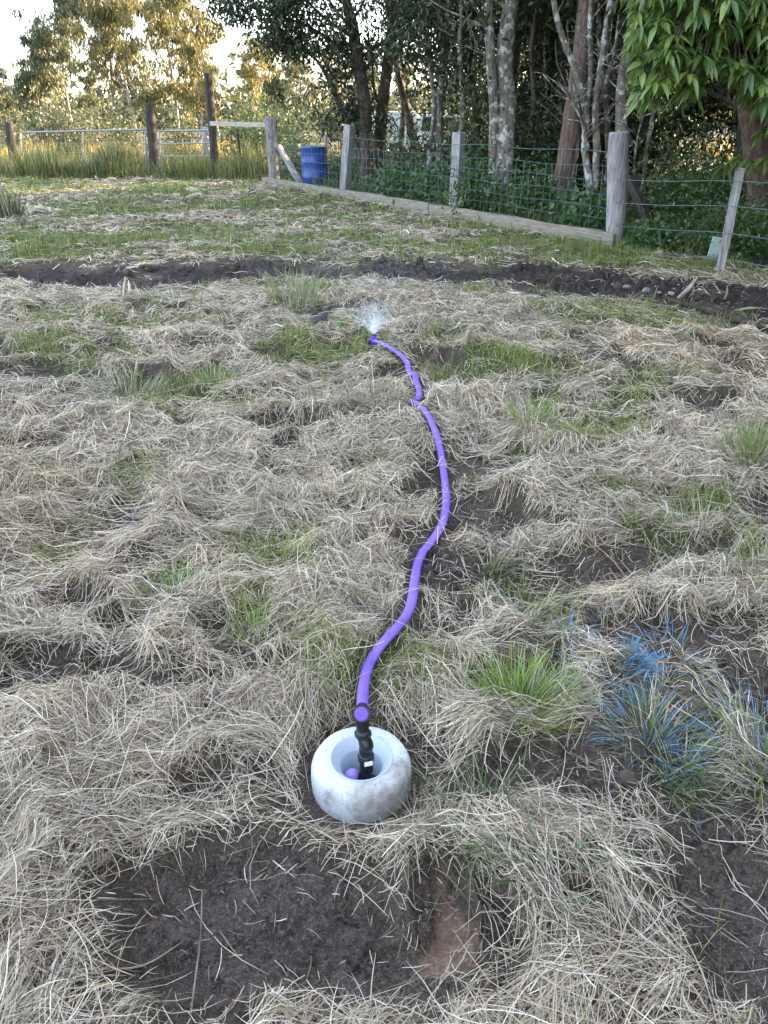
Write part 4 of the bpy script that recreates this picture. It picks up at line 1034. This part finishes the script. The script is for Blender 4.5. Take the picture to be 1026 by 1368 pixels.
# the near trunks, each traced up from its foot
def stem_tree(name, label, d, stems, mt, pal, limbs=9, lowz=2.0, L=.11, wf=.42, rad=1.7, clump=16, group='trunks of the dark wood', topz=6.5, sig=.24, sub=6, cat='tree', twigs=0, ydir=0.0, mleaf=None, leafy=False):
    b0 = at(stems[0][0][0][0], stems[0][0][0][1], d); root = empty(name, (b0.x, d, 0), 0, label, cat, group)
    o0 = np.array([b0.x, d, 0.0]); wood, leaf = Bag(), Bag(); st = []
    for pts_, w0, w1 in stems:
        zf = d * .888 + .5
        ps = [np.array(at(px, py, d)) - o0 for px, py in pts_]
        if pts_ is stems[0][0]: ps[0] = np.array([ps[0][0], 0, -.1])
        dirv = norm(ps[-1] - ps[-2])
        if pts_[-1][1] <= 0:
            while ps[-1][2] < topz: ps.append(ps[-1] + norm(dirv * .6 + np.array([0, 0, .5]) + rng.normal(0, .07, 3)) * .8)
        for k in range(1, len(ps)): ps[k][1] += rng.normal(0, .05) + ydir * k * .1
        c = catmull(ps, 34)
        r0, r1 = w0 / FPX * zf / 2, w1 / FPX * zf / 2
        wood.add(*tube(c, [r0 * 1.15, r0, (r0 + r1) / 2, r1, r1 * .7, r1 * .35] if pts_[-1][1] <= 0 else [r0, r1, r1 * .4], 12, rough=.16, seed=int(pts_[0][0])))
        zs = c[:, 2]
        for j in range(limbs if pts_[-1][1] <= 0 else 0):
            z = rng.uniform(lowz, min(topz, zs.max())); q = c[np.argmin(abs(zs - z))]; a = rng.uniform(0, 6.28)
            st.append((q, (math.cos(a), math.sin(a), .25), rad * rng.uniform(.6, 1.2), r1 * .4))
        if pts_[-1][1] > 0 and leafy:
            for j in range(7):
                q = c[rng.integers(8, 34)]; a = rng.uniform(0, 6.28); st.append((q, (math.cos(a), math.sin(a), .5), rng.uniform(.4, .9), r1 * .4))
        for j in range(twigs):
            q = c[rng.integers(6, 26)]; a = rng.uniform(0, 6.28)
            tw = branch(q, (math.cos(a), math.sin(a) * .5, .6), rng.uniform(.3, .9), .01, 6, .2); wood.add(*tube(tw, [.010, .006, .003], 5))
    if st: crown(wood, leaf, st, dict(sub=sub, clump=clump, sig=sig, L=L, w=wf, pal=pal, droop=.5))
    link('trunk', wood.mesh('trunk', True), mt, root)
    if leaf.n: link('crown', leaf.mesh('crown'), mleaf or M_LEAF, root)
    return root
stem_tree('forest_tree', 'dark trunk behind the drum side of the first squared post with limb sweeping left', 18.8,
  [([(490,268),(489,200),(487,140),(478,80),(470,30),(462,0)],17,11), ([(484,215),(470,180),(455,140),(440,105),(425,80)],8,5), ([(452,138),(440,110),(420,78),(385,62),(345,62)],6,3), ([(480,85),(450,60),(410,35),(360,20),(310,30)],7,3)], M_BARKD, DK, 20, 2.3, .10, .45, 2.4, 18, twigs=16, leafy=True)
stem_tree('forest_tree', 'second dark trunk close right of the limb sweeping tree', 19.4, [([(505,262),(507,200),(510,150),(520,70),(530,0)],16,11), ([(512,150),(500,120),(497,80),(490,30)],6,3)], M_BARKD, DK, 10, 2.4, twigs=8)
stem_tree('forest_tree', 'slanting dark trunk left of the white vehicle', 20.5, [([(562,250),(553,190),(545,150),(532,95),(518,0)],11,8)], M_BARKD, DK, 9, 2.0, twigs=8)
stem_tree('forest_tree', 'thin grey trunk just left of the second squared post', 16.5, [([(584,262),(588,215),(586,150),(592,80),(586,0)],10,6), ([(574,255),(574,200),(580,140),(570,60),(560,0)],6,4)], M_BARKL, DK, 8, 1.6, twigs=10)
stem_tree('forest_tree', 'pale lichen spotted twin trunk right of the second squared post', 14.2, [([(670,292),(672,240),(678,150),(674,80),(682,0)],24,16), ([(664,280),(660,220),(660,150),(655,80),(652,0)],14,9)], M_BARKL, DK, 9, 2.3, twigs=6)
stem_tree('forest_tree', 'thick reddish trunk leaning right, left of the corner post', 12.9, [([(742,305),(750,260),(760,190),(775,90),(788,0)],26,20), ([(758,270),(768,200),(776,130),(790,60)],9,6)], M_BARKR, DK, 8, 2.6, twigs=6)
stem_tree('forest_tree', 'cluster of pale thin stems between the reddish trunk and corner post', 12.3,
  [([(788,300),(787,255),(783,200),(783,150),(768,95),(752,50),(738,0)],9,6), ([(795,262),(797,200),(795,150),(800,90),(816,0)],9,6), ([(786,200),(777,160),(764,100)],6,3), ([(795,150),(808,110),(822,60),(826,20)],6,4), ([(783,150),(790,100),(786,50),(790,0)],6,4), ([(783,175),(765,140),(748,115)],3,2)], M_BARKL, DK, 4, 2.6, clump=9, twigs=12)
stem_tree('forest_tree', 'grey forked trunk rising right behind the corner post', 12.0, [([(832,300),(832,230),(832,150),(836,90),(846,40),(852,0)],15,11), ([(834,160),(846,120),(862,90),(872,60)],4,2), ([(845,280),(850,200),(862,140),(880,80)],5,2)], M_BARKL, DK, 5, 2.4, twigs=12)

for px0, d, w0, top, mt_, lb in ((612,15.8,7,618,M_BARKL,'slim pale trunk just right of the second squared post'),(704,15.0,7,716,M_BARKD,'slim dark trunk between the lichen twin trunk and the reddish trunk'),(722,16.5,5,735,M_BARKL,'thin pale stem left of the reddish trunk'),
   (812,14.0,7,800,M_BARKL,'slim pale trunk just left of the corner post'),(862,13.2,6,884,M_BARKL,'thin stem slanting right behind the four strand fence'),(636,17.5,9,622,M_BARKD,'dark trunk left of the lichen twin trunk'),(532,22,7,540,M_BARKD,'slim dark trunk between the second dark trunk and the slanting one')):
    stem_tree('forest_tree', lb, d, [([(px0, 285), (px0 + 1, 220), (px0 + (top - px0) * .4 + 4, 140), (px0 + (top - px0) * .7 - 3, 70), (top, 0)], w0, w0 * .65)], mt_, DK, 5, 2.6, twigs=9, clump=14)

# mango tree with big drooping leaf rosettes
def mango():
    d = 10.2; b = at(1004, 330, d)
    root = empty('mango_tree', (b.x, d, 0), 0, 'mango tree with long glossy drooping leaves at the upper right', 'tree')
    o0 = np.array([b.x, d, 0]); wood, leaf = Bag(), Bag()
    tr = catmull([np.array(v) - o0 for v in (Vector((b.x - .05, d, -.1)), at(1012, 280, d), at(1014, 230, d), at(1008, 170, d), at(1000, 110, d), at(1005, 20, d), at(1010, -120, d), at(1000, -300, d))], 30)
    wood.add(*tube(tr, [.22, .16, .15, .14, .13, .11, .08, .04], 14, rough=.2))
    wood.add(*tube(catmull([np.array(v) - o0 for v in (at(985, 345, d - .1), at(995, 320, d), at(1010, 290, d + .05))], 8), [.05, .09, .08], 8, rough=.2))
    MP = [[.09,.17,.045],[.12,.22,.06],[.17,.26,.07],[.06,.13,.04],[.22,.30,.09]]
    cl = []
    # cluster anchor points: pixel region with depths
    for i in range(950):
        px = rng.uniform(850, 1090); py = rng.uniform(-110, 150)
        lim = np.interp(px, [838, 850, 870, 900, 925, 960, 990, 1026, 1090], [25, 110, 130, 95, 120, 70, 105, 140, 170])
        if py > lim: continue
        if px < 870 and py < 150 and rng.random() < .35: continue
        dd = rng.uniform(6.9, 9.6) if rng.random() < .6 else rng.uniform(7, 7.8)
        cl.append(np.array(at(px, py, dd)) - o0)
    for i in range(150):
        a = rng.uniform(0, 6.28); rr = rng.uniform(.8, 3.0); cl.append(np.array([rr * math.cos(a) + .6, rr * math.sin(a) * .9 - .3, rng.uniform(2.4, 5.2) - rr * .2]))
    for px, py, dd in ((860,92,7.2),(868,120,7.2),(925,118,7.3),(1000,90,7.0),(985,210,8.6),(1000,215,8.4),(968,222,9),(1018,175,7.6),(1020,210,8.0),(905,130,8.4),(880,30,7.0)):
        cl.append(np.array(at(px, py, dd)) - o0)
    cl = np.array(cl)
    # branches: from trunk to anchors through hubs
    hubs = [tr[np.argmin(abs(tr[:, 2] - z))] for z in (1.8, 2.2, 2.6, 3.0, 3.4)]
    ms = []
    for k in range(16):
        tgt = cl[rng.integers(0, len(cl))]; h = hubs[rng.integers(0, 5)]
        mid = (h + tgt) / 2 + np.array([0, 0, .25]); c = catmull([h, mid, tgt], 9); wood.add(*tube(c, [.05, .03, .012], 6)); ms.append(c)
    pool = np.concatenate(ms)
    for c in cl:
        q = pool[np.argmin(np.linalg.norm(pool - c, axis=1))]
        if .06 < np.linalg.norm(q - c) < .7: wood.add(*tube(catmull([q, (q + c) / 2 + np.array([0, 0, .06]), c], 5), [.009, .006, .005], 4))
        nl = rng.integers(9, 16); a = np.linspace(0, 6.28, nl, endpoint=False) + rng.uniform(0, 6)
        el = rng.uniform(-.75, .35, nl)
        D = np.stack([np.cos(a) * np.cos(el), np.sin(a) * np.cos(el), np.sin(el)], -1)
        pal = MP if rng.random() > .4 else [[.17,.26,.06],[.24,.32,.09],[.13,.22,.055]]
        K = 6; t = np.linspace(0, 1, K); Ls = rng.uniform(.09, .17, nl)
        base = c[None] + rng.normal(0, .012, (nl, 3)); 
        Q = base[:, None] + D[:, None] * (Ls[:, None] * t)[..., None]; Q[..., 2] -= (rng.uniform(.3, .9, nl) * Ls)[:, None] * t[None] ** 1.8
        T = norm(np.gradient(Q, axis=1)); S = norm(np.cross(T, np.array([0, 0, 1.]) + rng.normal(0, .25, (nl, 1, 3))))
        W = Ls[:, None] * .205 * np.interp(t, [0, .1, .35, .7, 1], [.12, .35, 1, .75, .05])[None]
        C = np.array(pal)[rng.integers(0, len(pal), nl)] * rng.uniform(.8, 1.2, (nl, 1))
        N_ = norm(np.cross(S, T))
        # two halves folded up along the midrib
        for sgn in (-1, 1):
            E = Q + S * (sgn * W)[..., None] + N_ * (W * .35)[..., None]
            V = np.stack([Q, E], 2).reshape(-1, 3)
            bi = (np.arange(nl) * K * 2)[:, None] + (np.arange(K - 1) * 2)[None]
            F = np.stack([bi, bi + 1, bi + 3, bi + 2], -1).reshape(-1, 4)
            leaf.add(V, F, np.repeat(np.repeat(C[:, None] * (1 if sgn < 0 else .93), K, 1), 2, 1).reshape(-1, 3))
    link('trunk', wood.mesh('trunk', True), M_MBARK, root); link('crown', leaf.mesh('crown', True), M_MANGO, root)
    # one old orange leaf cluster
mango()

# undergrowth shrubs behind the fence
SHG = 'shrubs growing behind the wire fence'
def shrub_mesh(h, r, n, L, wf, pal, droop=.2):
    wood, leaf = Bag(), Bag()
    for i in range(9):
        a = rng.uniform(0, 6.28); b = branch((rng.normal(0, .05), rng.normal(0, .05), 0), (math.cos(a) * .5, math.sin(a) * .5, 1), h * rng.uniform(.6, 1.1), .01, 7, .16)
        wood.add(*tube(b, [.012, .007, .004], 5))
        for k in range(2, 8):
            m_ = n // 50; leaves(leaf, b[k] + rng.normal(0, 1, (m_, 3)) * r * .3, rdir(m_, .2), L, wf, pal, 4, droop)
    return wood.mesh('stem', True), leaf.mesh('foliage')
SH = [shrub_mesh(.55, .5, 2200, .055, .6, [[.07,.13,.035],[.10,.18,.05],[.05,.09,.03]]), shrub_mesh(.5, .45, 1100, .09, .7, [[.06,.14,.045],[.09,.18,.06],[.05,.10,.03]]), shrub_mesh(1.1, .6, 2600, .06, .5, [[.05,.09,.03],[.07,.12,.04],[.1,.15,.05]])]
def shrub(i, x, y, s, rz, lb):
    wm, lm = SH[i]; t_ = empty('shrub', (x, y, 0), rz, lb, 'shrub', SHG); t_.scale = (s, s, s)
    for nm, me, mt in (('stem', wm, M_BARKD), ('foliage', lm, M_LEAF)):
        if not me.materials: me.materials.append(mt)
        link(nm, me, None, t_)
for i, px, d, s, lb in [(2,388,21.5,1.1,'dense leafy shrub between the strainer post and the drum'),(0,448,19.6,.9,'low leafy shrub close right of the drum'),(2,466,19.5,.9,'leafy shrub right of the drum'),
   (1,520,16.5,1.1,'broad leaved shrub at the foot of the first dark trunks'),(1,545,15.8,1.2,'broad leaved shrub midway between the squared posts'),(1,575,14.8,1.1,'broad leaved shrub left of the second squared post'),
   (0,630,13.6,1.3,'low shrub right of the second squared post'),(2,640,15.5,1.5,'tall dark shrub left of the lichen twin trunk'),(0,700,12.9,1.2,'low shrub between lichen trunk and reddish trunk'),(2,712,14.5,1.3,'tall shrub behind the low one right of the lichen trunk'),
   (1,775,11.6,1.0,'broad leaved shrub at the foot of the pale thin stems'),(1,800,11.3,.8,'small broad leaved shrub left of the corner post'),(2,880,12.2,1.2,'tall shrub right of the corner post'),(0,905,11.5,1.2,'low shrub right of the corner post before the retaining board'),
   (2,930,12.6,1.3,'tall shrub behind the leaning post'),(0,1010,9.2,1.0,'low shrub left of the mango trunk foot'),(2,990,9.7,.7,'leafy shoot climbing at the mango trunk'),(1,880,9.9,.7,'small bright shrub on the grass right of the corner post'),
   (2,600,18.5,1.6,'tall shrub hiding the foot of the white vehicle'),(2,500,23,1.6,'shrub far behind between the dark trunks'),(2,350,26,2.0,'bushy shrub beyond the timber rail')]:
    shrub(i, at(px, 250, d).x, d, s, px * .37, lb)
def undergrowth():
    bag = Bag(); n = 60000
    x = rng.uniform(-3, 12, n); y = rng.uniform(9.2, 24, n)
    dd = (x - 2.99) * 3.1 + (y - 10.4) * 1.78
    k = (dd > .2) & (rng.random(n) < sstep(-.5, .3, fbm(x * 1.2, y * 1.2, 141))); x, y = x[k], y[k]; n = len(x)
    h = np.abs(rng.normal(0, .16, n)); 
    leaves(bag, np.stack([x, y, h], 1), rdir(n, .3), .06, .5, [[.06,.10,.03],[.09,.14,.04],[.045,.07,.025],[.16,.18,.06]], 3, .1)
    n = 42000; x = rng.uniform(-3, 8, n); y = rng.uniform(9.2, 20, n); dd = (x - 2.99) * 3.1 + (y - 10.4) * 1.78; k = dd > .1; x, y = x[k], y[k]; n = len(x)
    C = np.array([.11,.15,.045]) * rng.uniform(.6, 1.5, (n, 1))
    bag.add(*blades(x, y, np.full(n, -.02), rng.uniform(.12, .42, n), rng.uniform(.004, .009, n), np.abs(rng.normal(.2, .25, n)), rng.uniform(0, 6.28, n), C, 4, .9))
    tag(link('undergrowth', bag.mesh('undergrowth'), M_LEAF), 'weeds and leaves covering the ground behind the fence', None, None, 'stuff')
undergrowth()

# gum trees in the sun on the left
GL = [[.14,.135,.04],[.17,.15,.045],[.09,.105,.04],[.18,.155,.05]]  # gum leaves with the sun's gold put into their colour
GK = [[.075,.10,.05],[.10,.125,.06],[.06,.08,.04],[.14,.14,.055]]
def gum_mesh(h, rad, pal, limbs=15, sub=7, clump=21, rt=.09):
    wood, leaf = Bag(), Bag()
    tr = branch((0, 0, -.1), (rng.normal(0, .05), 0, 1), h * .95, rt, 12, .05, .05)
    wood.add(*tube(tr, [rt * 1.1, rt * .8, rt * .5, rt * .15], 8, rough=.08))
    st = []
    for i in range(limbs):
        f = .16 + .84 * (i + rng.random()) / limbs; q = tr[min(12, int(f * 12))]; a = rng.uniform(0, 6.28)
        st.append((q, (math.cos(a), math.sin(a), .9), rad * rng.uniform(.6, 1.2) * (1.1 - .4 * f), rt * .35 * (1.2 - f)))
    crown(wood, leaf, st, dict(sub=sub, clump=clump, sig=.16, L=.23, w=.25, pal=pal, droop=1.3, up=.08, subup=.5, bdroop=.25))
    return wood.mesh('trunk', True), leaf.mesh('crown')
gums = [gum_mesh(8, 3.3, GL), gum_mesh(7.5, 3.0, GK), gum_mesh(8.5, 2.8, GL, 14, 7, 19), gum_mesh(6.5, 2.8, GK, 15, 7, 24)]
GG_ = 'gum trees in the paddock on the left'
for i, (px, d, s, k, lb) in enumerate([
  (55,46,.80,3,'shady rounded gum at the far left'),(95,48,.98,1,'grey green gum second from the left'),(150,44,1.1,1,'tall gum with pale slender trunk left of the middle dark post'),
  (178,43,1.0,2,'slender gum just left of the middle dark post'),(235,45,1.0,0,'golden lit gum above the small gate'),(290,43,.85,0,'golden gum right of the tallest dark post'),
  (325,48,.62,0,'small golden gum above the timber rail'),(372,60,.85,3,'distant gum above the strainer post'),(405,55,.72,1,'distant gum above the blue drum'),(440,58,.66,2,'distant gum seen left of the first dark trunk'),
  (8,50,.6,3,'low gum at the left edge'),(500,62,.7,1,'distant gum between the first two dark trunks'),(545,60,.7,3,'distant gum behind the slanting dark trunk'),(640,46,.9,0,'golden gum glimpsed left of the lichen twin trunk'),(705,44,.9,2,'golden gum glimpsed between lichen and reddish trunks'),(770,47,.95,0,'golden gum glimpsed behind the pale thin stems'),(840,45,.9,2,'golden gum glimpsed above the corner post'),(905,46,1.0,0,'golden gum glimpsed under the mango leaves'),(975,44,.9,2,'golden gum glimpsed left of the mango trunk'),(120,60,.6,3,'gum behind the tall pale trunked one'),(265,58,.7,2,'gum standing behind the golden pair')]):
    wm, lm = gums[k]; put_tree('gum_tree', at(px, 150, d).x, d, i * 2.3, s, wm, lm, M_GUM, M_LEAF, lb, 'tree', GG_)
# low scrub beyond the gates
scr = shrub_mesh(1.5, 1.3, 2600, .13, .4, GK)
for i, (px, d, s, lb) in enumerate([(60,35,1.0,'grey green bush behind the wide gate left part'),(110,34,1.0,'grey green bush behind the wide gate middle'),(165,36,.95,'grey green bush left of the middle dark post'),(240,35,.85,'bush seen through the small gate'),
   (310,35,.8,'bush beyond the steel picket'),(345,36,.9,'bush left of the strainer post beyond the rail'),(385,37,.9,'bush beyond the brace of the strainer'),(450,50,1.2,'far bush right of the drum'),(520,52,1.3,'far bush between the dark trunks'),(580,54,1.4,'far bush above the white vehicle'),(10,36,.8,'bush at the left picture edge')]):
    t_ = empty('bush', (at(px, 150, d).x, d, 0), i * 1.3, lb, 'bush', 'bushes beyond the gates'); t_.scale = (s, s, s)
    for nm, me, mt in (('stem', scr[0], M_GUM), ('foliage', scr[1], M_LEAF)):
        if not me.materials: me.materials.append(mt)
        link(nm, me, None, t_)
# far wood line
bag = Bag(); n = 26000
x = rng.uniform(-90, 90, n); y = rng.uniform(88, 100, n); z = np.abs(rng.normal(0, 1, n)) * (2.2 + 1.6 * perlin(x * .09, y * .02, 151))
leaves(bag, np.stack([x, y, z], 1), rdir(n), .8, .6, GK, 3, .3)
tag(link('far_woodland', bag.mesh('far_woodland'), M_LEAF), 'hazy line of woodland at the far end of the paddock', None, None, 'stuff')
